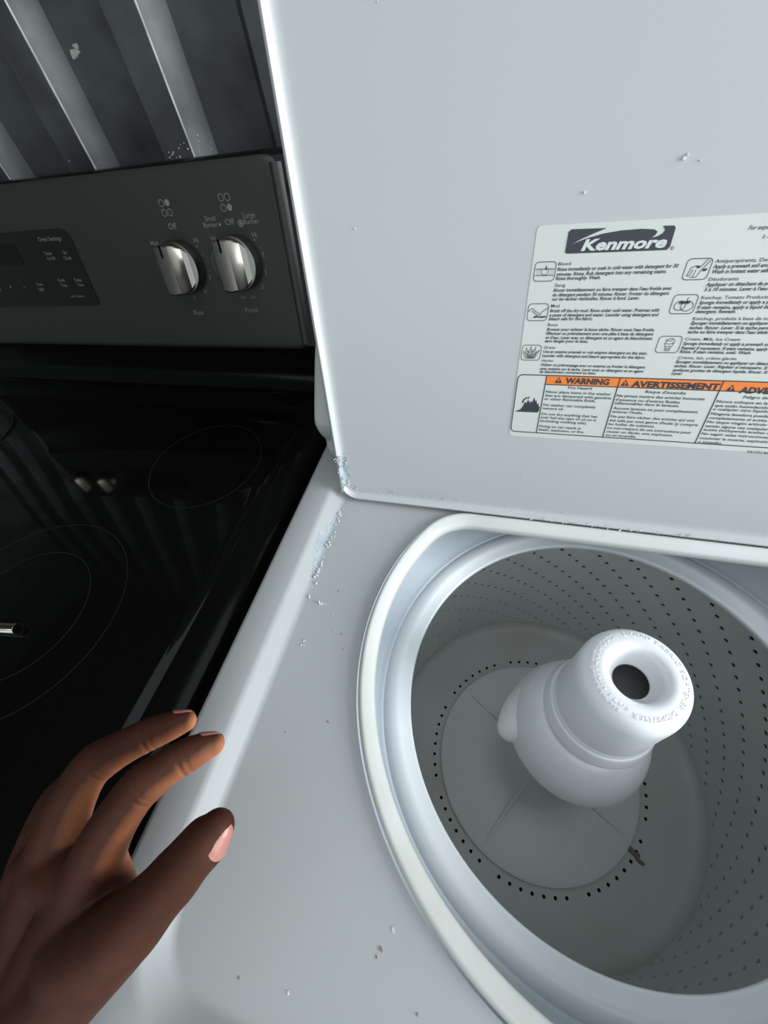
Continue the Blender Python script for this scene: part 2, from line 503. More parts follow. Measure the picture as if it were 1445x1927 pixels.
m_.build('dispenser_cup', M['cap_inside'], agit)

LABEL_LINES = [
    ('Blood', 191.9, 222.6, 8.0, 'h'),
    ('Rinse immediately or soak in cold water with detergent for 30', 191.8, 219.3, 73.5, 'b'),
    ('minutes. Rinse. Rub detergent into any remaining stains.', 191.8, 216.3, 67.8, 'b'),
    ('Rinse thoroughly. Wash.', 191.8, 213.7, 28.9, 'b'),
    ('Sang', 192.0, 209.5, 6.9, 'h'),
    ("Rincer immédiatement ou faire tremper dans l'eau froide avec", 191.7, 206.3, 74.1, 'b'),
    ('du détergent pendant 30 minutes. Rincer. Frotter du détergent', 191.7, 203.3, 73.5, 'b'),
    ('sur les taches résiduelles. Rincer à fond. Laver.', 191.8, 200.6, 56.4, 'b'),
    ('Mud', 191.8, 196.1, 5.8, 'h'),
    ('Brush off the dry mud. Rinse under cold water. Pretreat with', 191.7, 192.8, 71.0, 'b'),
    ('a paste of detergent and water. Launder using detergent and', 191.8, 189.9, 71.3, 'b'),
    ('bleach safe for the fabric.', 191.8, 187.3, 30.0, 'b'),
    ('Boue', 191.8, 183.2, 7.0, 'h'),
    ("Brosser pour enlever la boue sèche. Rincer sous l'eau froide.", 191.8, 179.9, 72.0, 'b'),
    ('Effectuer un prétraitement avec une pâte à base de détergent', 191.8, 177.0, 72.1, 'b'),
    ("et d'eau. Laver avec un détergent et un agent de blanchiment", 191.8, 174.0, 72.4, 'b'),
    ('sans danger pour le tissu.', 191.7, 171.5, 30.5, 'b'),
    ('Grass', 191.7, 166.7, 8.3, 'h'),
    ('Use an enzyme presoak or rub enzyme detergent on the stain.', 191.8, 163.5, 72.4, 'b'),
    ('Launder with detergent and bleach appropriate for the fabric.', 191.7, 160.4, 72.0, 'b'),
    ('Herbe', 191.8, 156.6, 8.4, 'h'),
    ('Utiliser un prétrempage avec un enzyme ou frotter le détergent', 191.7, 153.3, 74.1, 'b'),
    ('avec enzyme sur la tache. Laver avec un détergent et un agent', 191.7, 150.2, 73.7, 'b'),
    ('de blanchiment convenant au tissu.', 191.7, 147.7, 41.6, 'b'),
    ('For expe', 295.9, 238.0, 10.2, 'i'),
    ('1-', 305.3, 233.2, 2.4, 'h'),
    ('Antiperspirants, Deo', 285.2, 221.2, 29.2, 'h'),
    ('Apply a prewash soil and', 285.1, 218.2, 29.7, 'b'),
    ('Wash in hottest water safe', 285.5, 215.3, 30.7, 'b'),
    ('Déodorants', 285.2, 211.1, 16.5, 'h'),
    ('Appliquer un détachant de pr', 285.0, 208.0, 34.6, 'b'),
    ("5 à 10 minutes. Laver à l'eau", 285.1, 205.1, 34.7, 'b'),
    ('Ketchup, Tomato Products', 285.0, 200.3, 37.6, 'h'),
    ('Sponge immediately or apply a p', 284.9, 197.3, 39.1, 'b'),
    ('If stain remains, apply a liquid de', 284.8, 194.3, 40.5, 'b'),
    ('detergent. Rewash.', 284.8, 191.7, 23.2, 'b'),
    ('Ketchup, produits à base de to', 284.8, 187.3, 43.5, 'h'),
    ('Éponger immédiatement ou appliquer', 284.7, 184.4, 44.9, 'b'),
    ('taches. Rincer. Laver. Si la tache persi', 284.7, 181.4, 46.4, 'b'),
    ("tache ou faire tremper dans l'eau tiède", 284.6, 178.6, 46.8, 'b'),
    ('Cream, Milk, Ice Cream', 284.7, 173.9, 33.0, 'h'),
    ('Sponge immediately or apply a prewash so', 284.6, 170.8, 51.1, 'b'),
    ('Repeat if necessary. If stain remains, apply', 284.5, 167.7, 51.8, 'b'),
    ('Rinse. If stain remains, soak. Wash.', 284.5, 165.1, 43.3, 'b'),
    ('Crème, lait, crème glacée', 284.6, 160.9, 36.2, 'h'),
    ('Éponger immédiatement ou appliquer un détach', 284.4, 157.9, 56.9, 'b'),
    ('taches. Rincer. Laver. Répéter si nécessaire. Si', 284.3, 154.9, 57.2, 'b'),
    ('quelques gouttes de détergent liquide. Rincer. Si', 284.5, 151.9, 58.3, 'b'),
    ('Laver.', 284.4, 149.2, 7.1, 'b'),
    ('WARNING', 212.3, 139.8, 32.0, 'W'),
    ('Fire Hazard', 215.5, 135.3, 17.5, 'w'),
    ('Never place items in the washer', 199.2, 131.2, 48.9, 'w'),
    ('that are dampened with gasoline', 199.1, 128.0, 49.9, 'w'),
    ('or other flammable fluids.', 199.0, 125.0, 39.4, 'w'),
    ('No washer can completely', 199.1, 119.7, 40.6, 'w'),
    ('remove oil.', 199.1, 116.6, 16.7, 'w'),
    ('Do not dry anything that has', 199.1, 111.5, 43.7, 'w'),
    ('ever had any type of oil on it', 198.9, 108.3, 43.7, 'w'),
    ('(including cooking oils).', 198.9, 105.0, 37.3, 'w'),
    ('Doing so can result in', 199.0, 99.9, 33.7, 'w'),
    ('death, explosion, or fire.', 198.9, 96.6, 37.2, 'w'),
    ('AVERTISSEMENT', 260.3, 139.1, 58.1, 'W'),
    ("Risque d'incendie", 271.5, 134.4, 27.4, 'w'),
    ('Ne jamais mettre des articles humectés', 252.3, 130.4, 60.3, 'w'),
    ("d'essence ou d'autres fluides", 252.4, 127.0, 45.0, 'w'),
    ('inflammables dans la laveuse.', 252.4, 124.1, 45.6, 'w'),
    ('Aucune laveuse ne peut complètement', 252.6, 119.8, 59.2, 'w'),
    ("enlever l'huile.", 252.6, 116.7, 22.3, 'w'),
    ('Ne pas faire sécher des articles qui ont', 252.6, 112.6, 59.6, 'w'),
    ("été salis par tout genre d'huile (y compris", 252.6, 109.0, 63.2, 'w'),
    ('les huiles de cuisson).', 252.6, 105.7, 34.1, 'w'),
    ('Le non-respect de ces instructions peut', 252.8, 102.2, 60.5, 'w'),
    ('causer un décès, une explosion,', 252.8, 98.8, 49.1, 'w'),
    ('ou un incendie.', 252.8, 95.5, 23.5, 'w'),
    ('ADVERTENCIA', 331.7, 137.3, 47.6, 'W'),
    ('Peligro de', 336.2, 133.2, 15.1, 'w'),
    ('Nunca coloque en la', 320.8, 129.1, 32.2, 'w'),
    ('que estén humedecido', 320.9, 125.8, 34.2, 'w'),
    ('o cualquier otro líquido', 320.8, 122.9, 35.5, 'w'),
    ('Ninguna lavadora puede', 320.8, 119.1, 37.2, 'w'),
    ('completamente el aceite.', 320.9, 115.7, 38.0, 'w'),
    ('No seque ningún artículo', 320.7, 112.3, 39.1, 'w'),
    ('tenido alguna vez cualquier', 320.8, 108.7, 41.6, 'w'),
    ('aceite (incluyendo aceites d', 320.9, 105.6, 43.4, 'w'),
    ('No seguir estas instrucciones', 320.8, 102.0, 44.8, 'w'),
    ('ocasionar la muerte, explosión', 320.9, 98.2, 46.3, 'w'),
    ('o incendio.', 321.1, 94.7, 16.5, 'w'),
    ('W10140', 356.7, 88.5, 14.6, 'n'),
]

# ------------------------------------------------------------------ lettering helpers
_glyph = {}
def text_mesh(s, offset=0.0, shear=0.0, spacing=1.0):
    cu = bpy.data.curves.new('t', 'FONT')
    cu.body = s
    cu.size = 1.0
    cu.resolution_u = 2
    cu.offset = offset
    cu.shear = shear
    cu.space_character = spacing
    ob = bpy.data.objects.new('t', cu)
    me = bpy.data.meshes.new_from_object(ob)
    v = [(p.co.x, p.co.y) for p in me.vertices]
    f = [tuple(p.vertices) for p in me.polygons]
    bpy.data.objects.remove(ob)
    bpy.data.curves.remove(cu)
    bpy.data.meshes.remove(me)
    return v, f
_hv, _ = text_mesh('H')
CAPH = max(y for x, y in _hv)

def put_text(mb, s, place, u, v, cap, width=None, align='L', offset=0.0, shear=0.0):
    """place(u, v) -> world point; cap = capital height; width fits the line"""
    tv, tf = text_mesh(s, offset, shear)
    if not tv: return
    k = cap / CAPH
    x0 = min(x for x, y in tv); x1 = max(x for x, y in tv)
    kx = width / (x1 - x0) if width else k
    w = (x1 - x0) * kx
    sh = {'L': 0, 'C': -w / 2, 'R': -w}[align]
    mb.add([place(u + sh + (x - x0) * kx, v + y * k) for x, y in tv], tf)

def put_poly(mb, pts, place):
    tris = tessellate_polygon([[Vector((x, y, 0)) for x, y in pts]])
    mb.add([place(x, y) for x, y in pts], [tuple(t) for t in tris])

def put_stroke(mb, pts, place, w, closed=False):
    n = len(pts)
    L, R_ = [], []
    for i in range(n):
        a = pts[(i - 1) % n] if (closed or i > 0) else pts[i]
        b = pts[(i + 1) % n] if (closed or i < n - 1) else pts[i]
        dx, dy = b[0] - a[0], b[1] - a[1]
        l = math.hypot(dx, dy) or 1
        nx, ny = -dy / l * w / 2, dx / l * w / 2
        L.append((pts[i][0] + nx, pts[i][1] + ny)); R_.append((pts[i][0] - nx, pts[i][1] - ny))
    v = [place(*p) for p in L] + [place(*p) for p in R_]
    f = [(i, (i + 1) % n, n + (i + 1) % n, n + i) for i in range(n if closed else n - 1)]
    mb.add(v, f)

def circle(cx, cy, rx, ry=None, n=20, a0=0, a1=360):
    ry = ry or rx
    return [(cx + rx * math.cos(math.radians(a0 + (a1 - a0) * k / n)), cy + ry * math.sin(math.radians(a0 + (a1 - a0) * k / n))) for k in range(n if a1 - a0 == 360 else n + 1)]

# raised lettering around the dispenser cap
def ring_text(mb, s, r, a0, a1, cap_h, outward, z, off=0.0):
    """letters spread over the arc a0 -> a1 in degrees; tops face outward or inward"""
    ws = []
    for ch in s:
        v, f = text_mesh(ch if ch != ' ' else 'n', off)
        ws.append(max(x for x, y in v) - min(x for x, y in v) if ch != ' ' else 0.3)
    tot = sum(ws) + 0.14 * (len(s) - 1)
    pos = 0
    k = cap_h / CAPH
    for ch, w in zip(s, ws):
        if ch != ' ':
            a = math.radians(a0 + (a1 - a0) * (pos + w / 2) / tot)
            c, sn = math.cos(a), math.sin(a)
            up = Vector((c, sn, 0)) if outward else Vector((-c, -sn, 0))
            rt = Vector((sn, -c, 0)) if outward else Vector((-sn, c, 0))
            v, f = text_mesh(ch, off)
            xm = (max(x for x, y in v) + min(x for x, y in v)) / 2
            kx = min(k * 1.15, math.radians(abs(a1 - a0)) * r / tot)
            def zz(p):
                q = math.hypot(p.x, p.y)
                return z - max(0.0, q - 0.030) ** 2 * 62 - max(0.0, q - 0.036) * 0.25
            top, bot = [], []
            for x, y in v:
                p = up * (r - cap_h / 2 if outward else -r - cap_h / 2) if False else Vector((c, sn, 0)) * r + up * (y * k - cap_h / 2) + rt * ((x - xm) * kx)
                top.append(Vector((p.x, p.y, zz(p) + 0.0005)))
                bot.append(Vector((p.x, p.y, zz(p) - 0.0010)))
            n = len(v)
            ec = {}
            for q in f:
                for i in range(len(q)):
                    e = (q[i], q[(i + 1) % len(q)])
                    ec[e] = True
            side = [(a_, b_, n + b_, n + a_) for (a_, b_) in ec if (b_, a_) not in ec]
            mb.add(top + bot, list(f) + side)
        pos += w + 0.14
m_ = MB()
ring_text(m_, 'LIQUID FABRIC SOFTENER DISPENSER', 0.0318, 106, -103, 0.0036, True, 0.9196, 0.01)
ring_text(m_, 'DUAL-ACTION PLUS', 0.0288, 118, 252, 0.0034, False, 0.9198, 0.01)
ring_text(m_, 'GRIP & TWIST, LIFT TO REMOVE', 0.0338, 122, 242, 0.0020, False, 0.9196, 0.005)
m_.build('cap_lettering', M['cap'], agit, smooth=False)

# ------------------------------------------------------------------ lid
TH = math.radians(13.0)
LO = Vector((-0.291, 0.1385, 0.918))
LU = Vector((1, 0, 0)); LV = Vector((0, math.sin(TH), math.cos(TH))); LN = Vector((0, -math.cos(TH), math.sin(TH)))
LP = LO - LN * 0.0055
LW, LH = 0.582, 0.405
def lidp(u, v, h=0.0):
    return LP + LU * u + LV * v + LN * h
def lid_loop(d, h, r):
    return [lidp(x, y, h) for x, y in rrect(d, LW - d, -0.003 + d, LH - d, max(r - d, 0.002), 10)]
m_ = MB()
m_.loops([lid_loop(d, h, 0.020) for d, h in ((0.006, -0.020), (0.002, -0.019), (0.0, -0.016), (0.0, 0.0012), (0.0009, 0.0038), (0.0026, 0.0054), (0.0038, 0.0056), (0.0048, 0.0046), (0.0060, 0.0022), (0.0074, 0.0009), (0.0095, 0.0002), (0.0130, 0.0))], cap0=True, cap1=True)
lid = m_.build('lid', M['lid_enamel'], washer, angle=50)
tag(lid, 'open white lid with an instruction label inside')
# hinge brackets under the lid
for hx in (-0.265, 0.265):
    m_ = MB(); m_.box(hx - 0.012, hx + 0.012, 0.170, 0.186, 0.9105, 0.940)
    m_.build('hinge', M['steel_dark'], washer, smooth=False)

mm = 0.001
def lab(h):
    return lambda u, v: lidp(u * mm, v * mm, h)
pap = rrect(174.7, 408.0, 89.5, 246.0, 3, 6)
m_ = MB()
m_.loops([[lab(0.0)(x, y) for x, y in pap], [lab(0.00025)(x, y) for x, y in pap]], cap1=True)
m_.build('label', M['paper'], lid, smooth=False)
# orange warning band in its three fields
for u0, u1 in ((198.0, 251.0), (251.0, 319.3), (319.3, 405.0)):
    m_ = MB(); put_poly(m_, [(u0, 138.4), (u1, 138.4), (u1, 145.4), (u0, 145.4)], lab(0.00035))
    m_.build('warning_band', M['orange'], lid, smooth=False)
ink = MB()
I = lab(0.00045)
for s, u, v, w, k in LABEL_LINES:
    cap_h, off, shr = {'b': (2.05, 0.022, 0.12), 'h': (1.95, 0.006, 0.0), 'w': (2.15, 0.012, 0.0), 'W': (4.3, 0.045, 0.0), 'i': (2.2, 0.008, 0.2), 'n': (2.4, 0.0, 0.0)}[k]
    if k == 'W': v -= 0.0
    put_text(ink, s, I, u, v, cap_h, w, 'L', off, shr)
def tri_sign(cx, v0):
    put_poly(ink, [(cx - 2.9, v0), (cx + 2.9, v0), (cx, v0 + 4.9)], I)
white = MB()
W2 = lab(0.00055)
for cx, v0 in ((207.2, 139.8), (255.6, 139.5), (326.0, 138.4)):
    tri_sign(cx, v0)
    orange2 = MB()
    put_poly(orange2, [(cx - 0.75, v0 + 3.2), (cx - 0.35, v0 + 1.6), (cx + 0.35, v0 + 1.6), (cx + 0.75, v0 + 3.2)], W2)
    put_poly(orange2, circle(cx, v0 + 0.9, 0.4, n=8), W2)
    orange2.build('warning_mark', M['orange'], lid, smooth=False)
# box lines
put_stroke(ink, rrect(175.6, 406.0, 94.2, 145.8, 4, 6), I, 0.75, True)
for u_ in (197.6, 251.1, 319.3):
    put_stroke(ink, [(u_, 94.2), (u_, 145.8)], I, 0.75)
put_stroke(ink, [(197.6, 138.3), (406, 138.3)], I, 0.7)
# flames
put_poly(ink, [(177.0, 113.3), (181.5, 115.6), (183.2, 118.8), (184.0, 122.5), (185.4, 121.0), (186.4, 124.6), (188.2, 121.4), (188.6, 123.6), (190.0, 122.0), (191.0, 127.0), (192.3, 123.0), (193.0, 124.6), (193.9, 120.8), (195.0, 121.8), (195.6, 118.6), (196.4, 119.4), (196.6, 115.6), (195.6, 113.4)], I)
put_stroke(ink, [(182.0, 121.5), (183.0, 124.5), (185.2, 126.4)], I, 1.1)
put_stroke(ink, [(186.0, 125.2), (187.2, 127.2)], I, 0.8)
# pictogram frames and drawings
icons = [(176.8, 190.6, 213.2, 225.0), (176.2, 190.2, 187.0, 198.6), (175.8, 190.0, 157.6, 169.2), (269.6, 283.6, 212.0, 223.9), (268.8, 283.2, 191.4, 203.2), (268.4, 283.0, 165.2, 176.6)]
for u0, u1, v0, v1 in icons:
    put_stroke(ink, rrect(u0, u1, v0, v1, 2.4, 5), I, 0.42, True)
def unit(ic):
    u0, u1, v0, v1 = ic
    return lambda pts: [(u0 + x * (u1 - u0), v0 + y * (v1 - v0)) for x, y in pts]
q = unit(icons[0])      # bandage with a drop
put_stroke(ink, q([(0.05, 0.64), (0.95, 0.64)]), I, 0.4); put_stroke(ink, q([(0.05, 0.30), (0.95, 0.30)]), I, 0.4)
put_stroke(ink, q([(0.34, 0.62), (0.36, 0.40), (0.45, 0.33), (0.60, 0.33), (0.66, 0.42), (0.66, 0.62)]), I, 0.35)
put_poly(ink, q([(0.55, 0.84), (0.60, 0.64), (0.55, 0.56), (0.50, 0.64)]), I)
for x in (0.12, 0.20, 0.28, 0.74, 0.82, 0.90):
    for y in (0.36, 0.44, 0.52, 0.59):
        put_stroke(ink, q([(x - 0.02, y), (x + 0.02, y)]), I, 0.2)
q = unit(icons[1])      # shoe over a puddle
put_stroke(ink, q([(0.03, 0.55), (0.22, 0.74), (0.34, 0.60), (0.60, 0.40), (0.98, 0.76)]), I, 0.42)
put_stroke(ink, q([(0.22, 0.58), (0.50, 0.32), (0.72, 0.36)]), I, 0.42)
put_poly(ink, q([(0.30, 0.22), (0.45, 0.30), (0.62, 0.25), (0.97, 0.28), (0.96, 0.20), (0.70, 0.16), (0.50, 0.20), (0.40, 0.16)]), I)
q = unit(icons[2])      # grass tuft
for bx, tx, ty in ((0.30, 0.10, 0.62), (0.36, 0.22, 0.84), (0.42, 0.34, 0.66), (0.46, 0.46, 0.92), (0.52, 0.58, 0.72), (0.56, 0.72, 0.88), (0.62, 0.80, 0.60), (0.66, 0.92, 0.70)):
    put_stroke(ink, q([(bx - 0.04, 0.10), ((bx + tx) / 2 - 0.06, (0.1 + ty) / 2), (tx, ty)]), I, 0.32)
    put_stroke(ink, q([(bx + 0.05, 0.10), ((bx + tx) / 2 + 0.04, (0.1 + ty) / 2), (tx, ty)]), I, 0.32)
q = unit(icons[3])      # shirt with a raised sleeve
put_stroke(ink, q([(0.16, 0.18), (0.24, 0.58), (0.42, 0.66), (0.58, 0.56), (0.80, 0.96), (0.90, 0.88), (0.64, 0.36), (0.56, 0.12), (0.30, 0.12)]), I, 0.4)
put_stroke(ink, q([(0.16, 0.18), (0.26, 0.18), (0.34, 0.50)]), I, 0.4); put_stroke(ink, q([(0.42, 0.14), (0.46, 0.50)]), I, 0.35)
put_poly(ink, q([(0.42, 0.68), (0.58, 0.66), (0.56, 0.56), (0.48, 0.54)]), I)
put_poly(ink, q([(0.72, 0.48), (0.82, 0.54), (0.92, 0.50), (0.84, 0.40), (0.74, 0.40)]), I)
q = unit(icons[4])      # two tomatoes
put_stroke(ink, q(circle(0.36, 0.42, 0.23, 0.24)), I, 0.4, True); put_stroke(ink, q(circle(0.66, 0.40, 0.25, 0.26)), I, 0.4, True)
for cx_, cy_ in ((0.40, 0.60), (0.62, 0.60)):
    for a in range(0, 360, 45):
        put_stroke(ink, q([(cx_, cy_), (cx_ + 0.13 * math.cos(math.radians(a + 10)), cy_ + 0.11 * math.sin(math.radians(a + 10)))]), I, 0.5)
put_stroke(ink, q([(0.62, 0.60), (0.58, 0.78), (0.64, 0.86)]), I, 0.35)
q = unit(icons[5])      # ice cream cone
put_stroke(ink, q([(0.36, 0.60), (0.34, 0.74), (0.46, 0.86), (0.64, 0.84), (0.72, 0.72), (0.66, 0.60)]), I, 0.4)
put_stroke(ink, q([(0.36, 0.74), (0.50, 0.70), (0.62, 0.80)]), I, 0.35); put_stroke(ink, q([(0.30, 0.58), (0.52, 0.52), (0.72, 0.60)]), I, 0.35)
put_stroke(ink, q([(0.32, 0.56), (0.36, 0.38), (0.66, 0.38), (0.70, 0.56)]), I, 0.4)
put_stroke(ink, q([(0.40, 0.38), (0.40, 0.12), (0.60, 0.12), (0.62, 0.38)]), I, 0.4); put_stroke(ink, q([(0.40, 0.28), (0.61, 0.24)]), I, 0.3); put_stroke(ink, q([(0.40, 0.20), (0.60, 0.16)]), I, 0.3)
# brand plate
logo = [(194.8, 230.2), (194.8, 241.6), (196.4, 243.0), (217.5, 242.7), (210.5, 240.2), (203.5, 237.4), (197.9, 234.6), (206.7, 237.6), (216.1, 239.8), (226.4, 241.0), (237.8, 241.3), (245.1, 240.7), (247.4, 239.4), (246.7, 237.9), (244.9, 236.2), (248.3, 237.0), (250.6, 238.5), (251.3, 240.3), (249.5, 242.3), (255.6, 242.2), (256.8, 241.0), (256.9, 231.2), (255.6, 229.3), (196.2, 229.4)]
put_poly(ink, logo, I)
put_text(white, 'Kenmore', W2, 204.4, 230.9, 5.9, 50.0, 'L', 0.040, 0.22)
put_stroke(ink, circle(258.4, 230.2, 0.9, n=14), I, 0.25, True)
put_text(ink, 'R', I, 258.0, 229.7, 1.0)
ink.build('label_print', M['ink'], lid, smooth=False)
white.build('logo_lettering', M['paper_white'], lid, smooth=False)

# peeling paint on the lid's lower left corner and along its lower edge
rp = random.Random(5)
def lid_surface_h(d):
    pts = ((0.0, 0.0012), (0.0009, 0.0038), (0.0026, 0.0054), (0.0038, 0.0056), (0.0048, 0.0046), (0.0060, 0.0022), (0.0074, 0.0009), (0.0095, 0.0002), (0.0130, 0.0), (1, 0))
    for (a, b), (c, e) in zip(pts, pts[1:]):
        if a <= d <= c: return b + (e - b) * (d - a) / (c - a)
    return 0
m_ = MB()      # bare strip up the left flange
left, right = [], []
for k in range(25):
    v = 0.012 + 0.042 * k / 24
    a = 0.0042 + 0.0006 * math.sin(k * 1.7)
    b = 0.0112 + 0.0014 * math.sin(k * 0.9 + 1) + 0.0008 * math.sin(k * 2.3)
    if k > 20: b = b + (a - b) * (k - 20) / 4.5
    if k < 3: b = a + (b - a) * (0.35 + 0.2 * k)
    row = []
    for j in range(6):
        dd = a + (b - a) * j / 5
        row.append(lidp(dd, v, lid_surface_h(dd) + 0.00035))
    left.append(row)
m_.loops(left, closed=False)
m_.build('bare_patch', M['primer'], lid)
m_ = MB()
for (u, v, ru, rv) in ((0.0086, 0.0425, 0.0019, 0.0056), (0.0098, 0.0345, 0.0015, 0.0034), (0.0092, 0.0185, 0.0019, 0.0042), (0.0084, 0.0150, 0.0015, 0.0030), (0.0050, 0.0500, 0.0008, 0.0035)):
    blob(m_, lidp(u, v, lid_surface_h(u) + 0.0006), LU, LV, LN, ru, rv, 9, 0.0003, 0.5, rp)
m_.build('bare_metal', M['primer_dark'], lid, smooth=False)
m_ = MB()      # dark cracks at the rolled edge
for (u, v, ru, rv) in ((0.0040, 0.0510, 0.0004, 0.0040), (0.0042, 0.0420, 0.0005, 0.0022), (0.0050, 0.0130, 0.0006, 0.0030), (0.0072, 0.0016, 0.0012, 0.0003), (0.0145, -0.0022, 0.0016, 0.0002), (0.0045, 0.0095, 0.0005, 0.0020)):
    m_ = MB()
    blob(m_, lidp(u, v, max(lid_surface_h(min(u, v + 0.003)), 0.001) + 0.0006), LU, LV, LN, ru, rv, 7, 0.0003, 0.5, rp)
    m_.build('rust_crack', M['crack'], lid, smooth=False)
m_ = MB()      # curled flakes
def flake(mb, p, ax, ay, nrm, s, rg, lift=1.0):
    ax, ay, nrm, p = Vector(ax), Vector(ay), Vector(nrm), Vector(p)
    a = rg.random() * 6.28
    e1 = ax * math.cos(a) + ay * math.sin(a); e2 = -ax * math.sin(a) + ay * math.cos(a)
    w, l = s * rg.uniform(0.5, 1.0), s * rg.uniform(0.8, 1.6)
    rows = []
    for i in range(4):
        t = i / 3
        up = lift * s * (t * t) * 0.7
        ww = w * (1 - 0.5 * t * rg.random()) * (0.8 + 0.4 * rg.random())
        rows.append([p + e1 * (l * t) + e2 * (ww * sgn) + nrm * (up + 0.0002) for sgn in (-0.5, 0.5)])
    top = [r_[0] for r_ in rows] + [r_[1] for r_ in reversed(rows)]
    bot = [q - nrm * 0.00025 for q in top]
    n = len(top)
    mb.add(top + bot, [(0, 1, 6, 7), (1, 2, 5, 6), (2, 3, 4, 5)] + [(k, (k + 1) % n, n + (k + 1) % n, n + k) for k in range(n)])
for k in range(46):
    v = 0.010 + 0.045 * rp.random()
    u = rp.choice([0.0044, 0.0108]) + rp.gauss(0, 0.0009)
    flake(m_, lidp(u, v, lid_surface_h(u)), LU, LV, LN, rp.uniform(0.0012, 0.0034), rp, 0.9)
for k in range(26):
    u = 0.007 + 0.014 * rp.random()
    v = 0.006 + 0.010 * rp.random()
    flake(m_, lidp(u, v, 0.0003), LU, LV, LN, rp.uniform(0.0008, 0.0022), rp)
for k in range(70):
    u = 0.015 + abs(rp.gauss(0, 0.07))
    v = 0.0065 + abs(rp.gauss(0, 0.0025))
    flake(m_, lidp(u, v, lid_surface_h(v + 0.003)), LU, LV, LN, rp.uniform(0.0004, 0.0013), rp)
for k in range(45):
    u = 0.20 + 0.17 * rp.random()
    v = 0.0005 + 0.0012 * rp.random()
    flake(m_, lidp(u, v, lid_surface_h(v + 0.003)), LU, LV, LN, rp.uniform(0.0006, 0.0022), rp, 0.5)
tag(m_.build('paint_flakes', M['flake'], lid, smooth=False), 'curled white paint flakes', kind='stuff')
m_ = MB()      # small specks and scuffs on the inside of the lid
for (u, v, s) in ((0.0465, 0.2505, 0.0006), (0.2495, 0.2745, 0.0011), (0.2512, 0.2756, 0.0006), (0.200, 0.262, 0.0007), (0.2585, 0.2725, 0.0004), (0.192, 0.049, 0.0005)):
    blob(m_, lidp(u, v, 0.0), LU, LV, LN, s, s, 7, 0.0008, 0.5, rp)
for k in range(60):
    a = rp.random() * 6.28; q_ = abs(rp.gauss(0, 0.007))
    s = rp.uniform(0.0003, 0.0008)
    blob(m_, lidp(0.070 + q_ * math.cos(a), 0.363 + 0.6 * q_ * math.sin(a), 0.0), LU, LV, LN, s, s, 5, 0.0006, 0.4, rp)
tag(m_.build('lid_specks', M['pale_speck'], lid, smooth=False), kind='stuff')

# worn paint on the deck's left bevel
def bevel(t):
    """t 0 at the flat deck, 1 at the raised strip; returns x, z on the left bevel"""
    pr = ((-0.287, 0.9100), (-0.290, 0.9104), (-0.2925, 0.9120), (-0.3015, 0.9205), (-0.304, 0.9220))
    q_ = max(0.0, min(0.9999, t)) * 4
    i = int(q_); f_ = q_ - i
    return pr[i][0] + (pr[i + 1][0] - pr[i][0]) * f_, pr[i][1] + (pr[i + 1][1] - pr[i][1]) * f_
BN = Vector((0.68, 0, 0.73)).normalized(); BX = Vector((0.73, 0, -0.68)).normalized(); BY = Vector((0, 1, 0))
m_ = MB()
rows = []
for k in range(31):
    y = 0.118 - 0.082 * k / 30
    t0 = -0.0 + 0.10 * math.sin(k * 0.9) * math.sin(k * 0.37 + 1)
    wdt = 0.62 * math.sin(PI * (k + 0.4) / 31) ** 0.5 + 0.06 * math.sin(k * 1.9)
    row = []
    for j in range(6):
        t = max(0.0, t0) + wdt * j / 5
        x, z = bevel(t)
        row.append((x, y, z + 0.0004))
    rows.append(row)
m_.loops(rows, closed=False)
m_.build('bare_patch', M['primer'], deck)
m_ = MB()
for (y, n_, sp) in ((0.117, 5, 0.002), (0.108, 4, 0.002), (0.088, 8, 0.006), (0.078, 8, 0.005), (0.060, 4, 0.003), (0.046, 12, 0.004), (0.042, 10, 0.005), (0.028, 5, 0.003), (0.012, 5, 0.002), (0.018, 4, 0.003), (-0.030, 4, 0.002), (0.1, 4, 0.01)):
    for k in range(n_):
        yy = y + rp.gauss(0, sp)
        xx = -0.2868 + rp.gauss(0.0005, 0.0011) + (0.016 if y in (0.012,) else 0) + (0.012 if y == -0.030 else 0)
        zz = 0.9100 if xx > -0.287 else 0.9104
        flake(m_, (xx, yy, zz), BX, BY, BN, rp.uniform(0.0009, 0.0028), rp, 0.8)
for k in range(30):
    yy = rp.uniform(-0.02, 0.13); xx = -0.283 + abs(rp.gauss(0, 0.008))
    flake(m_, (xx, yy, 0.9100), (1, 0, 0), (0, 1, 0), (0, 0, 1), rp.uniform(0.0003, 0.0007), rp, 0.6)
tag(m_.build('paint_flakes', M['flake'], deck, smooth=False), 'white paint flakes along the bevel', kind='stuff')
m_ = MB()
for (x, y, s) in ((-0.2585, 0.028, 0.0006), (-0.225, 0.010, 0.0005), (-0.2415, -0.013, 0.0006), (-0.236, -0.026, 0.0004), (-0.1565, -0.196, 0.0010), (-0.208, -0.064, 0.0005), (-0.23, -0.085, 0.0006), (-0.222, 0.0, 0.0004), (-0.262, -0.1, 0.0004), (-0.13, -0.215, 0.0006), (-0.158, -0.2, 0.0006), (-0.268, -0.2505, 0.0010), (-0.237, -0.231, 0.0005)):
    blob(m_, (x, y, 0.9101), (0.8, 0.6, 0), (-0.6, 0.8, 0), (0, 0, 1), s, s * 1.7, 7, s * 0.5, 0.4, rp)
tag(m_.build('dirt_specks', M['speck'], deck, smooth=False), kind='stuff')
m_ = MB()
for (x, y, s) in ((-0.151, -0.186, 0.0008), (-0.256, 0.003, 0.0006), (-0.250, -0.010, 0.0006), (-0.205, -0.228, 0.0006)):
    blob(m_, (x, y, 0.9101), (0.8, 0.6, 0), (-0.6, 0.8, 0), (0, 0, 1), s, s * 1.8, 7, s * 0.6, 0.4, rp)
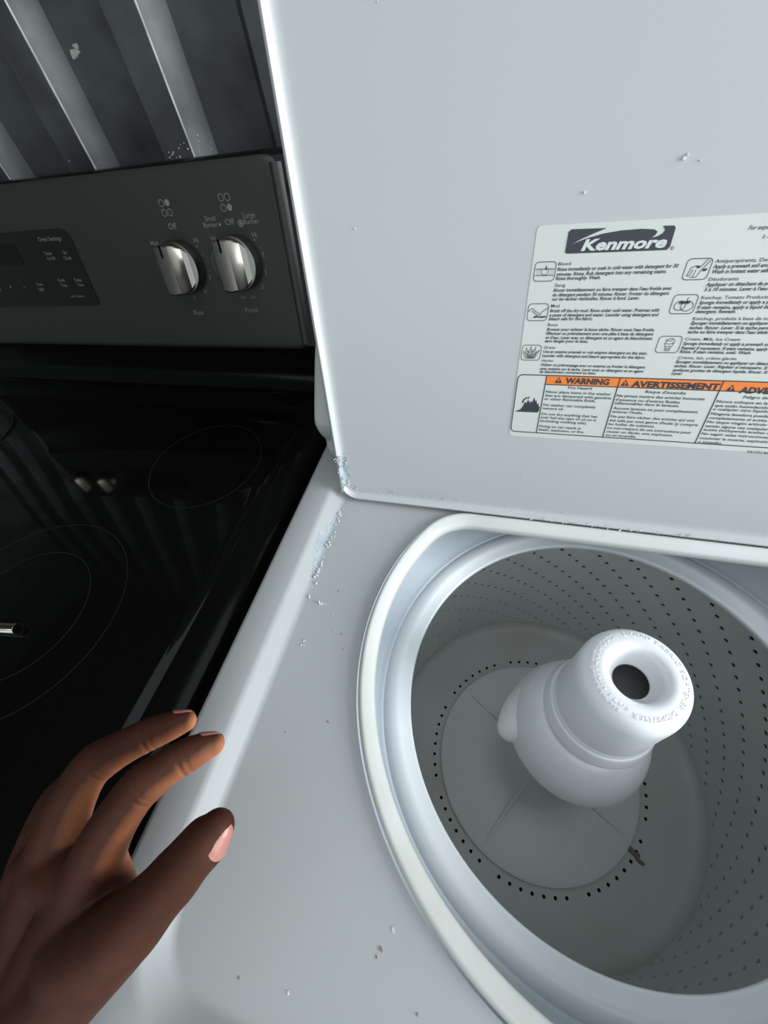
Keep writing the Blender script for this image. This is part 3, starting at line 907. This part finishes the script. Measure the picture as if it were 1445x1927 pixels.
tag(m_.build('pale_specks', M['pale_speck'], deck, smooth=False), kind='stuff')

# control console behind the lid (profile y, z extruded along x, rounded left and right ends)
prof = smooth_profile([(0.202, 0.9185), (0.1925, 0.926), (0.1885, 0.941), (0.1905, 0.953), (0.1840, 0.966), (0.1795, 0.981), (0.1815, 0.993), (0.2000, 1.017), (0.2250, 1.047), (0.262, 1.082), (0.292, 1.096), (0.318, 1.092), (0.328, 1.070), (0.330, 1.00), (0.330, 0.9185)], 4)
cy_, cz_ = 0.262, 0.985
loops = []
for x, s in ((-0.3180, 0.90), (-0.3200, 0.94), (-0.3190, 0.975), (-0.3150, 1.0), (0.3150, 1.0), (0.3190, 0.975), (0.3200, 0.94), (0.3180, 0.90)):
    loops.append([(x, cy_ + (y - cy_) * s, max(0.9226, cz_ + (z - cz_) * s)) for y, z in prof])
m_ = MB(); m_.loops(loops, cap0=True, cap1=True)
m_.build('console', M['console'], washer, angle=50)

# ------------------------------------------------------------------ stove
stove = tag(empty('stove', (-0.737, 0, 0)), 'black glass top electric stove with a slate backguard beside the washer', 'stove')
SX0, SX1, SYF, SYB = -1.117, -0.3545, -0.320, 0.432
m_ = MB(); m_.box(SX0 + 0.004, SX1 - 0.006, SYF + 0.02, SYB - 0.01, 0.03, 0.893)
m_.build('body', M['body_grey'], stove, smooth=False)
m_ = MB(); m_.box(SX0 + 0.01, SX1 - 0.012, SYF - 0.012, SYF + 0.0195, 0.20, 0.80)
m_.build('oven_door', M['gloss_black'], stove, smooth=False)
for sx in (SX0 + 0.05, SX1 - 0.05):
    for sy in (SYF + 0.07, SYB - 0.07):
        m_ = MB(); m_.lathe([(0, 0), (0.018, 0), (0.018, 0.012), (0.01, 0.03), (0, 0.03)], 16, sx, sy)
        m_.build('foot', M['body_grey'], stove)
# cooktop frame, rounded edge
def slab(mb, x0, x1, y0, y1, r, rings):
    mb.loops([[(x, y, z) for x, y in rrect(x0 + e, x1 - e, y0 + e, y1 - e, max(r - e, 0.001), 8)] for e, z in rings], cap0=True, cap1=True)
m_ = MB()
slab(m_, SX0, SX1, SYF, 0.338, 0.014, ((0.004, 0.893), (0.0, 0.896), (0.0, 0.9020), (0.0012, 0.9060), (0.0040, 0.9085), (0.0085, 0.9098), (0.030, 0.9108)))
m_.build('cooktop_frame', M['gloss_black'], stove, angle=50)
m_ = MB()
slab(m_, SX0 + 0.036, SX1 - 0.036, SYF + 0.036, 0.283, 0.028, ((0.0, 0.9100), (0.0, 0.9118), (0.0012, 0.9126)))
glass = m_.build('cooktop_glass', M['glass_black'], stove, angle=40)
for (bx, by, rr_) in ((-0.4955, 0.1725, (0.0757,)), (-0.5915, -0.0605, (0.1141, 0.074)), (-0.955, 0.1725, (0.0757,)), (-0.92, -0.10, (0.095,))):
    for r_ in rr_:
        m_ = MB(); m_.lathe([(r_ - 0.0006, 0.9126), (r_ - 0.0006, 0.91275), (r_ + 0.0006, 0.91275), (r_ + 0.0006, 0.9126)], 96, bx, by)
        m_.build('burner_ring', M['burner_ring'], glass)

# backguard
PB = Vector((0, 0.338, 0.9828)); PUV = Vector((0, 0.2413, 0.9704)); PNV = Vector((0, -0.9704, 0.2413))
def pan(x, v, h=0.0):
    p = PB + PUV * v + PNV * h
    return Vector((x, p.y, p.z))
def extr(mb, prof_, xs_, cap=True):
    loops_ = [[(x, cy0 + (y - cy0) * s, cz0 + (z - cz0) * s) for y, z in prof_] for x, s, cy0, cz0 in xs_]
    mb.loops(loops_, cap0=cap, cap1=cap)
bgp = [(0.3370, 0.9110), (0.3440, 0.9180), (0.3480, 0.9350), (0.3495, 0.9560), (0.3470, 0.9720), (0.3440, 0.9790)] + \
      [(tuple(pan(0, v, -0.004))[1:]) for v in (0.0, 0.05, 0.10, 0.15, 0.190)] + [(0.3920, 1.1725), (0.4000, 1.1760), (0.4180, 1.1750), (0.4280, 1.1640), (0.4300, 1.10), (0.4300, 0.9110)]
m_ = MB()
extr(m_, bgp, ((SX0 + 0.0005, 0.97, 0.39, 1.02), (SX0 + 0.003, 1, 0.39, 1.02), (SX1 - 0.006, 1, 0.39, 1.02), (SX1 - 0.0035, 0.985, 0.39, 1.02), (SX1 - 0.0030, 0.96, 0.39, 1.02)))
m_.build('backguard', M['gloss_black'], stove, angle=40)
# slate front panel with rounded ends
m_ = MB()
PX0, PX1 = SX0 + 0.036, -0.3985
m_.loops([[pan(x, v, h) for x, v in rrect(PX0 - 0.010 + e, PX1 + 0.010 - e, -0.004 + e, 0.1995 - e, 0.016, 6)] for e, h in ((0.0, -0.006), (0.0, -0.003), (0.002, -0.0008), (0.006, 0.0), (0.012, 0.0))], cap1=True)
panel = m_.build('control_panel', M['slate'], stove, angle=50)
# raised end strip with a soft highlight at the right of the panel
m_ = MB()
m_.loops([[pan(x0_ , v, h) for x0_, h in ((-0.3985, -0.004), (-0.3965, 0.0016), (-0.3925, 0.0030), (-0.3875, 0.0018), (-0.3845, -0.0040))] for v in (0.004, 0.05, 0.10, 0.15, 0.192)], closed=False)
m_.build('end_strip', M['slate'], stove, angle=60)

# oven display with rounded slanted corners
m_ = MB()
dsp = [(-0.9300, 0.0540), (-0.7165, 0.0552), (-0.7135, 0.0585), (-0.7120, 0.1380), (-0.7160, 0.1465), (-0.7250, 0.1492), (-0.9300, 0.1485), (-0.9330, 0.1440), (-0.9330, 0.0570)]
m_.loops([[pan(x, v, h) for x, v in dsp] for h in (0.0002, 0.0014)], cap1=True)
m_.build('oven_display', M['display'], panel, smooth=False)
m_ = MB()
put_poly(m_, [(-0.905, 0.1090), (-0.8215, 0.1090), (-0.8190, 0.1120), (-0.8190, 0.1340), (-0.8215, 0.1365), (-0.905, 0.1365)], lambda x, v: pan(x, v, 0.0017))
m_.build('display_window', M['display_dark'], panel, smooth=False)
m_ = MB()
Q = lambda x, v: pan(x, v, 0.0019)
for s, x, v, c in (('Oven Settings', -0.7490, 0.1360, 0.0050), ('Timer', -0.7640, 0.1200, 0.0042), ('On/Off', -0.7630, 0.1140, 0.0036), ('Set', -0.7330, 0.1200, 0.0042), ('Clock', -0.7330, 0.1135, 0.0040), ('Oven', -0.8100, 0.0825, 0.0040), ('Light', -0.8110, 0.0762, 0.0040), ('Cook', -0.7640, 0.0870, 0.0040), ('Time', -0.7635, 0.0803, 0.0040), ('Delay', -0.7325, 0.0865, 0.0040), ('Time', -0.7320, 0.0803, 0.0040), ('Lock Controls', -0.7480, 0.0662, 0.0030), ('+', -0.8708, 0.0790, 0.0065), ('-', -0.8435, 0.0790, 0.0065), ('0', -0.8960, 0.0770, 0.0055)):
    m_ = MB(); put_text(m_, s, Q, x, v, c, None, 'C', 0.004)
    m_.build('display_print', M['panel_print'], panel, smooth=False)
P0 = lambda x, v: pan(x, v, 0.0004)
KN = ((-0.5460, 0.0985), (-0.4622, 0.1010))
for s, x, v, c in (('Off', -0.5451, 0.1395, 0.0062), ('Off', -0.4630, 0.1398, 0.0062), ('Hi', -0.5172, 0.1245, 0.0052), ('Melt', -0.5800, 0.1240, 0.0050), ('5', -0.5460, 0.0608, 0.0048), ('6', -0.5254, 0.0680, 0.0048), ('7', -0.5120, 0.0835, 0.0048), ('Rear', -0.5465, 0.0410, 0.0060), ('Front', -0.4622, 0.0438, 0.0060),
                   ('Hi', -0.4337, 0.1262, 0.0052), ('Hi', -0.4913, 0.1250, 0.0052), ('Small', -0.4885, 0.1450, 0.0050), ('Burner', -0.4900, 0.1390, 0.0050), ('Large', -0.4350, 0.1455, 0.0050), ('Burner', -0.4340, 0.1396, 0.0050), ('7', -0.4279, 0.1060, 0.0048), ('5', -0.4290, 0.0880, 0.0048), ('3', -0.4384, 0.0715, 0.0048), ('Lo', -0.4699, 0.0605, 0.0048), ('Lo', -0.4556, 0.0605, 0.0048)):
    m_ = MB(); put_text(m_, s, P0, x, v, c, None, 'C', 0.004)
    m_.build('panel_print', M['panel_print'], panel, smooth=False)
for (cx_, cv_), hot in (((-0.5463, 0.1610), 1), ((-0.4624, 0.1613), 3)):
    m_ = MB()
    for i, (dx, dv) in enumerate(((-0.0042, 0.0048), (0.0042, 0.0048), (-0.0042, -0.0048), (0.0042, -0.0048))):
        pts = circle(cx_ + dx, cv_ + dv, 0.0034, n=18)
        if i == hot: put_poly(m_, pts, P0)
        else: put_stroke(m_, pts, P0, 0.0008, True)
    m_.build('burner_symbol', M['panel_print'], panel, smooth=False)
m_ = MB(); put_poly(m_, circle(-0.4771, 0.1408, 0.0016, n=12), P0)
m_.build('small_burner_mark', M['panel_print'], panel, smooth=False)
m_ = MB(); put_poly(m_, circle(-0.4485, 0.1408, 0.0017, n=12), P0); put_stroke(m_, circle(-0.4485, 0.1408, 0.0031, n=18), P0, 0.0012, True)
m_.build('large_burner_mark', M['panel_print'], panel, smooth=False)
for (kx, kv), angs in ((KN[0], (38, 22, 8, -8, -24, -42, -58, -74)), (KN[1], (40, 24, 8, -8, -24, -40, -56, -72, -90))):
    m_ = MB()
    for i, a in enumerate(angs):
        rr_ = 0.0355
        put_poly(m_, circle(kx + rr_ * math.cos(math.radians(a)), kv + rr_ * math.sin(math.radians(a)), 0.0011 if i in (0,) else 0.0006, n=8), P0)
    tag(m_.build('scale_dots', M['panel_print'], panel, smooth=False), kind='stuff')

# knobs: round skirt with a raised grip bar, grip runs up and down (both set to off)
def knob(kx, kv):
    F = lambda s, t, h: pan(kx + s * 1.10, kv + t * 1.10, h * 1.2 + 0.0012)
    m = MB()
    NB = 48
    rings = ((0.0275, 0.0), (0.0275, 0.010), (0.0268, 0.0118), (0.0250, 0.0125), (0.0, 0.0125))
    m.loops([[F(q * math.cos(2 * PI * j / NB), q * math.sin(2 * PI * j / NB), h) for j in range(NB)] for q, h in rings])
    sk = m.build('knob', M['steel_dark'], stove, angle=40)
    sec = [(-0.0215, 0.0120), (-0.0150, 0.0150), (-0.0105, 0.0215), (-0.0085, 0.0270), (0.0, 0.0277), (0.0085, 0.0270), (0.0105, 0.0215), (0.0150, 0.0150), (0.0215, 0.0120)]
    rows_ = []
    for s, h in sec:
        tm = math.sqrt(max(0.0256 ** 2 - s * s, 0))
        rows_.append([F(s, -tm, 0.0115), F(s, -tm * 0.985, h - 0.0008), F(s, -tm * 0.93, h), F(s, 0, h), F(s, tm * 0.93, h), F(s, tm * 0.985, h - 0.0008), F(s, tm, 0.0115)])
    m = MB(); m.loops(rows_, closed=False)
    m.build('grip', M['steel'], sk, angle=25)
    m = MB()
    a_, b_ = -0.0012, 0.0012
    pts_ = [(a_, 0.0130), (b_, 0.0130), (b_, 0.0250), (a_, 0.0250)]
    m.loops([[F(s, t, h) for s, t in pts_] for h in (0.0240, 0.0279)], cap1=True)
    m.build('pointer', M['gloss_black'], sk, smooth=False)
for kx, kv in KN:
    knob(kx, kv)
# two more knobs at the far left end of the backguard
for kx, kv in ((-1.052, 0.0985), (-0.968, 0.1010)):
    knob(kx, kv)

# short steel tube lying on the glass
m_ = MB()
tz, tr = 0.9184, 0.0057
TA = Vector((-0.987, -0.160, 0)); TB = Vector((-0.160, 0.987, 0)); TE = Vector((-0.5700, -0.0775, tz))
ringv = lambda s, r_: [TE + TA * s + TB * (r_ * math.cos(2 * PI * j / 32)) + Vector((0, 0, r_ * math.sin(2 * PI * j / 32))) for j in range(32)]
m_.loops([ringv(0.17, 0.0048), ringv(0.17, tr), ringv(0.0007, tr), ringv(0.0, 0.0054), ringv(0.0, 0.0048), ringv(0.05, 0.0048)], cap1=True)
tube = m_.build('steel_tube', M['chrome'], angle=40)
tag(tube, 'short hollow steel tube lying on the black glass cooktop', 'tube')

# ------------------------------------------------------------------ hand
# joints of the reaching hand and forearm: x, y, z, radius
HAND = {
    'thumb': [(-0.2872, -0.2204, 1.0014, 0.0185), (-0.2619, -0.2022, 1.018, 0.0155), (-0.2487, -0.1867, 1.0277, 0.0126), (-0.2401, -0.1759, 1.0342, 0.0114), (-0.2339, -0.1669, 1.0387, 0.0108), (-0.2279, -0.159, 1.0426, 0.0104), (-0.2252, -0.1544, 1.0438, 0.0078)],
    'index': [(-0.2961, -0.1948, 1.0102, 0.015), (-0.2858, -0.1736, 1.0288, 0.0118), (-0.2745, -0.155, 1.0414, 0.0102), (-0.2693, -0.1484, 1.0446, 0.0098), (-0.261, -0.1393, 1.046, 0.0086), (-0.2556, -0.1335, 1.0447, 0.0082), (-0.2495, -0.128, 1.0429, 0.0074), (-0.2453, -0.1248, 1.0413, 0.0058)],
    'middle': [(-0.3272, -0.1971, 1.0019, 0.015), (-0.3214, -0.1726, 1.0193, 0.0122), (-0.316, -0.1549, 1.028, 0.0108), (-0.3105, -0.1463, 1.03, 0.0104), (-0.3, -0.1365, 1.0299, 0.0092), (-0.2912, -0.1287, 1.029, 0.0086), (-0.2824, -0.1222, 1.027, 0.0078), (-0.276, -0.1179, 1.0255, 0.006)],
    'ring': [(-0.3497, -0.2088, 0.9827, 0.014), (-0.3486, -0.1864, 0.9949, 0.0112), (-0.3466, -0.1706, 0.9995, 0.01), (-0.3425, -0.1613, 0.9973, 0.009), (-0.338, -0.155, 0.9953, 0.008), (-0.3355, -0.1518, 0.993, 0.0062)],
    'pinky': [(-0.3644, -0.2211, 0.9656, 0.012), (-0.3704, -0.2051, 0.969, 0.01), (-0.3715, -0.1948, 0.9692, 0.0088), (-0.3687, -0.1858, 0.9672, 0.0078), (-0.3647, -0.1805, 0.9648, 0.006)],
    'palm_lit1': [(-0.2961, -0.1948, 1.0102, 0.015), (-0.3136, -0.247, 0.9776, 0.02)],
    'palm_lit2': [(-0.3272, -0.1971, 1.0019, 0.015), (-0.3277, -0.2552, 0.9671, 0.021)],
    'palm_lit3': [(-0.3497, -0.2088, 0.9827, 0.014), (-0.3393, -0.2579, 0.9612, 0.02)],
    'palm_lit4': [(-0.3644, -0.2211, 0.9656, 0.012), (-0.3498, -0.2602, 0.9552, 0.018)],
    'thenar': [(-0.2648, -0.2045, 1.0147, 0.016), (-0.3076, -0.2469, 0.9782, 0.022)],
    'web': [(-0.2669, -0.2012, 1.0127, 0.008), (-0.279, -0.1966, 1.0059, 0.0085)],
    'web2': [(-0.2725, -0.2081, 1.0094, 0.012), (-0.2905, -0.2028, 1.0051, 0.0125)],
    'radial': [(-0.2909, -0.1825, 1.0201, 0.011), (-0.2842, -0.1906, 1.0094, 0.0095), (-0.2787, -0.1987, 1.0043, 0.01), (-0.2804, -0.2093, 1.0009, 0.013)],
    'knuck': [(-0.2961, -0.1948, 1.0102, 0.015), (-0.3272, -0.1971, 1.0019, 0.015), (-0.3497, -0.2088, 0.9827, 0.014), (-0.3644, -0.2211, 0.9656, 0.012)],
    'arm': [(-0.3206, -0.2511, 0.9724, 0.0265), (-0.3327, -0.2961, 0.9684, 0.0275), (-0.3507, -0.3711, 0.9604, 0.031), (-0.3706, -0.4711, 0.9524, 0.037), (-0.3756, -0.5011, 0.9504, 0.037)],
    'arm2': [(-0.3393, -0.2579, 0.9612, 0.02), (-0.3327, -0.2961, 0.9684, 0.0265)],
}
def capsule_chain(mb, chain, nseg=20):
    """closed tapered tube with round ends through the joints"""
    pts = [Vector(c[:3]) for c in chain]; rad = [c[3] for c in chain]
    if len(chain) > 2:
        sm = smooth_profile([tuple(c) for c in chain], 4)
        pts = [Vector(c[:3]) for c in sm]; rad = [c[3] for c in sm]
    rings = []
    d0 = (pts[1] - pts[0]).normalized()
    ref = Vector((0, 0, 1)) if abs(d0.z) < 0.9 else Vector((1, 0, 0))
    u = d0.cross(ref).normalized()
    def ring(c, dd, r_):
        nonlocal u
        u = (u - dd * u.dot(dd)).normalized()
        w = dd.cross(u)
        return [c + (u * math.cos(2 * PI * j / nseg) + w * math.sin(2 * PI * j / nseg)) * r_ for j in range(nseg)]
    for k in range(6):
        a = PI / 2 * (1 - k / 6) 
        rings.append(ring(pts[0] - d0 * rad[0] * math.sin(a), d0, max(rad[0] * math.cos(a), 0.0002)))
    for i in range(len(pts)):
        a = pts[max(i - 1, 0)]; b = pts[min(i + 1, len(pts) - 1)]
        rings.append(ring(pts[i], (b - a).normalized(), rad[i]))
    d1 = (pts[-1] - pts[-2]).normalized()
    for k in range(1, 7):
        a = PI / 2 * k / 6
        rings.append(ring(pts[-1] + d1 * rad[-1] * math.sin(a), d1, max(rad[-1] * math.cos(a), 0.0002)))
    mb.loops(rings, cap0=True, cap1=True)
m_ = MB()
for ch in HAND.values():
    capsule_chain(m_, ch)
tmp = m_.build('hand_tmp', M['nail'], None)
rm = tmp.modifiers.new('r', 'REMESH'); rm.mode = 'VOXEL'; rm.voxel_size = 0.0011
sm_ = tmp.modifiers.new('s', 'SMOOTH'); sm_.factor = 0.5; sm_.iterations = 22
dg = bpy.context.evaluated_depsgraph_get()
me = bpy.data.meshes.new_from_object(tmp.evaluated_get(dg))
bpy.data.objects.remove(tmp)
me.name = 'person'
me.materials.clear()
me.shade_smooth()
# skin folds at the finger joints
cos = [v.co.copy() for v in me.vertices]
nrms = [v.normal.copy() for v in me.vertices]
for fn, ids in (('thumb', (3,)), ('index', (3, 5)), ('middle', (3, 5))):
    for i in ids:
        a_, p_, c_ = (Vector(HAND[fn][k][:3]) for k in (i - 1, i, i + 1))
        t_dir = (c_ - a_).normalized()
        lim = HAND[fn][i][3] * 1.7
        for k, co in enumerate(cos):
            w_ = co - p_
            if abs(w_.x) > lim or w_.length > lim: continue
            dd = w_.dot(t_dir)
            g = math.exp(-((dd + 0.0016) / 0.0009) ** 2) + 0.6 * math.exp(-((dd - 0.0016) / 0.0009) ** 2)
            cos[k] = co + nrms[k] * (0.0005 * math.exp(-(dd / 0.006) ** 2) - 0.00038 * g)
me.vertices.foreach_set('co', [c for co in cos for c in co])
me.update()
nrms = [v.normal.copy() for v in me.vertices]
# paler palmar skin and its warm lit side, both painted by normal direction
att = me.attributes.new('palm_lit', 'FLOAT', 'POINT')
PD = Vector((0.85, 0.10, -0.52)).normalized()
thumb_pts = [Vector(c[:3]) for c in HAND['thumb'][1:]]
vals = []
for v, nr_ in zip(me.vertices, nrms):
    q = 0.5 + 0.5 * nr_.dot(PD)
    dt = min((v.co - p).length for p in thumb_pts)
    q *= min(1.0, max(0.0, (dt - 0.012) / 0.018)) * 0.85 + 0.15
    q *= min(1.0, max(0.0, (v.co.y + 0.232) / 0.03))
    vals.append(min(1.0, max(0.0, (q - 0.50) / 0.42)))
att.data.foreach_set('value', vals)
skin = bpy.data.materials.new('skin')
skin.use_nodes = True
nt = skin.node_tree
b = nt.nodes['Principled BSDF']
b.inputs['Roughness'].default_value = 0.6
b.inputs['Specular IOR Level'].default_value = 0.14
b.inputs['Subsurface Weight'].default_value = 0.12
b.inputs['Subsurface Radius'].default_value = (0.006, 0.0025, 0.0012)
b.inputs['Subsurface Scale'].default_value = 1.0
an = nt.nodes.new('ShaderNodeAttribute'); an.attribute_name = 'palm_lit'
mx = nt.nodes.new('ShaderNodeMix'); mx.data_type = 'RGBA'
mx.inputs['A'].default_value = (0.058, 0.018, 0.0095, 1)
mx.inputs['B'].default_value = (0.46, 0.165, 0.075, 1)
nt.links.new(an.outputs['Fac'], mx.inputs['Factor'])
tc = nt.nodes.new('ShaderNodeTexCoord')
nz = nt.nodes.new('ShaderNodeTexNoise'); nz.inputs['Scale'].default_value = 60; nz.inputs['Detail'].default_value = 5
nt.links.new(tc.outputs['Object'], nz.inputs['Vector'])
m2 = nt.nodes.new('ShaderNodeMix'); m2.data_type = 'RGBA'; m2.blend_type = 'MULTIPLY'
m2.inputs['Factor'].default_value = 0.6
nt.links.new(mx.outputs['Result'], m2.inputs['A'])
nt.links.new(nz.outputs['Fac'], m2.inputs['B'])
nt.links.new(m2.outputs['Result'], b.inputs['Base Color'])
nb = nt.nodes.new('ShaderNodeTexNoise'); nb.inputs['Scale'].default_value = 450; nb.inputs['Detail'].default_value = 3
nt.links.new(tc.outputs['Object'], nb.inputs['Vector'])
bp = nt.nodes.new('ShaderNodeBump'); bp.inputs['Strength'].default_value = 0.25; bp.inputs['Distance'].default_value = 0.0006
nt.links.new(nb.outputs['Fac'], bp.inputs['Height']); nt.links.new(bp.outputs['Normal'], b.inputs['Normal'])
me.materials.append(skin)
person = link(bpy.data.objects.new('person', me))
tag(person, 'bare left hand and forearm reaching in over the edge of the washer, thumb spread', 'person')

from mathutils.bvhtree import BVHTree
hbvh = BVHTree.FromPolygons([v.co.copy() for v in me.vertices], [tuple(p.vertices) for p in me.polygons])
def nail(chain, nrm_hint, length, half_w, back, name='nail'):
    tip = Vector(chain[-1][:3]); prev = Vector(chain[-3][:3])
    t = (tip - prev).normalized()
    n = Vector(nrm_hint); n = (n - t * n.dot(t)).normalized()
    s = t.cross(n)
    rr_ = chain[-2][3]
    c0 = tip + t * (chain[-1][3] * 0.85 - back)
    rows_ = []
    NI, NJ = 8, 8
    for i in range(NI + 1):
        a = i / NI
        wa = half_w * (1 - 0.25 * (abs(a - 0.35) / 0.65) ** 3)
        row = []
        for j in range(NJ + 1):
            q_ = -1 + 2 * j / NJ
            ang = q_ * wa / rr_
            edge = 0.0016 * q_ * q_ * (1 if a > 0.5 else -1) * (abs(a - 0.5) * 2)
            rad_ = rr_ * (0.99 - 0.10 * a * a) + 0.0006
            ax_ = c0 + t * (length * a - edge - length * 0.5)
            dir_ = (n * math.cos(ang) + s * math.sin(ang)).normalized()
            hit = hbvh.ray_cast(ax_ + dir_ * 0.03, -dir_)
            p_ = hit[0] if hit[0] is not None and (hit[0] - ax_).length < 0.013 else hbvh.find_nearest(ax_ + dir_ * 0.006)[0]
            row.append(p_ + dir_ * (0.0005 - 0.0005 * q_ ** 4))
        rows_.append(row)
    mb = MB(); mb.loops(rows_, closed=False)
    return mb.build(name, M['nail'], person)
cr = Vector(CAM_R[0]); cd = Vector(CAM_R[1]); cf = Vector(CAM_R[2])
nail(HAND['thumb'], cr * 0.85 - cf * 0.52 + cd * 0.15, 0.0118, 0.0068, 0.0060)
nail(HAND['index'], -cd * 0.85 - cr * 0.30 + cf * 0.35, 0.0105, 0.0050, 0.0050)
nail(HAND['middle'], -cd * 0.85 - cr * 0.30 + cf * 0.35, 0.0110, 0.0052, 0.0055)
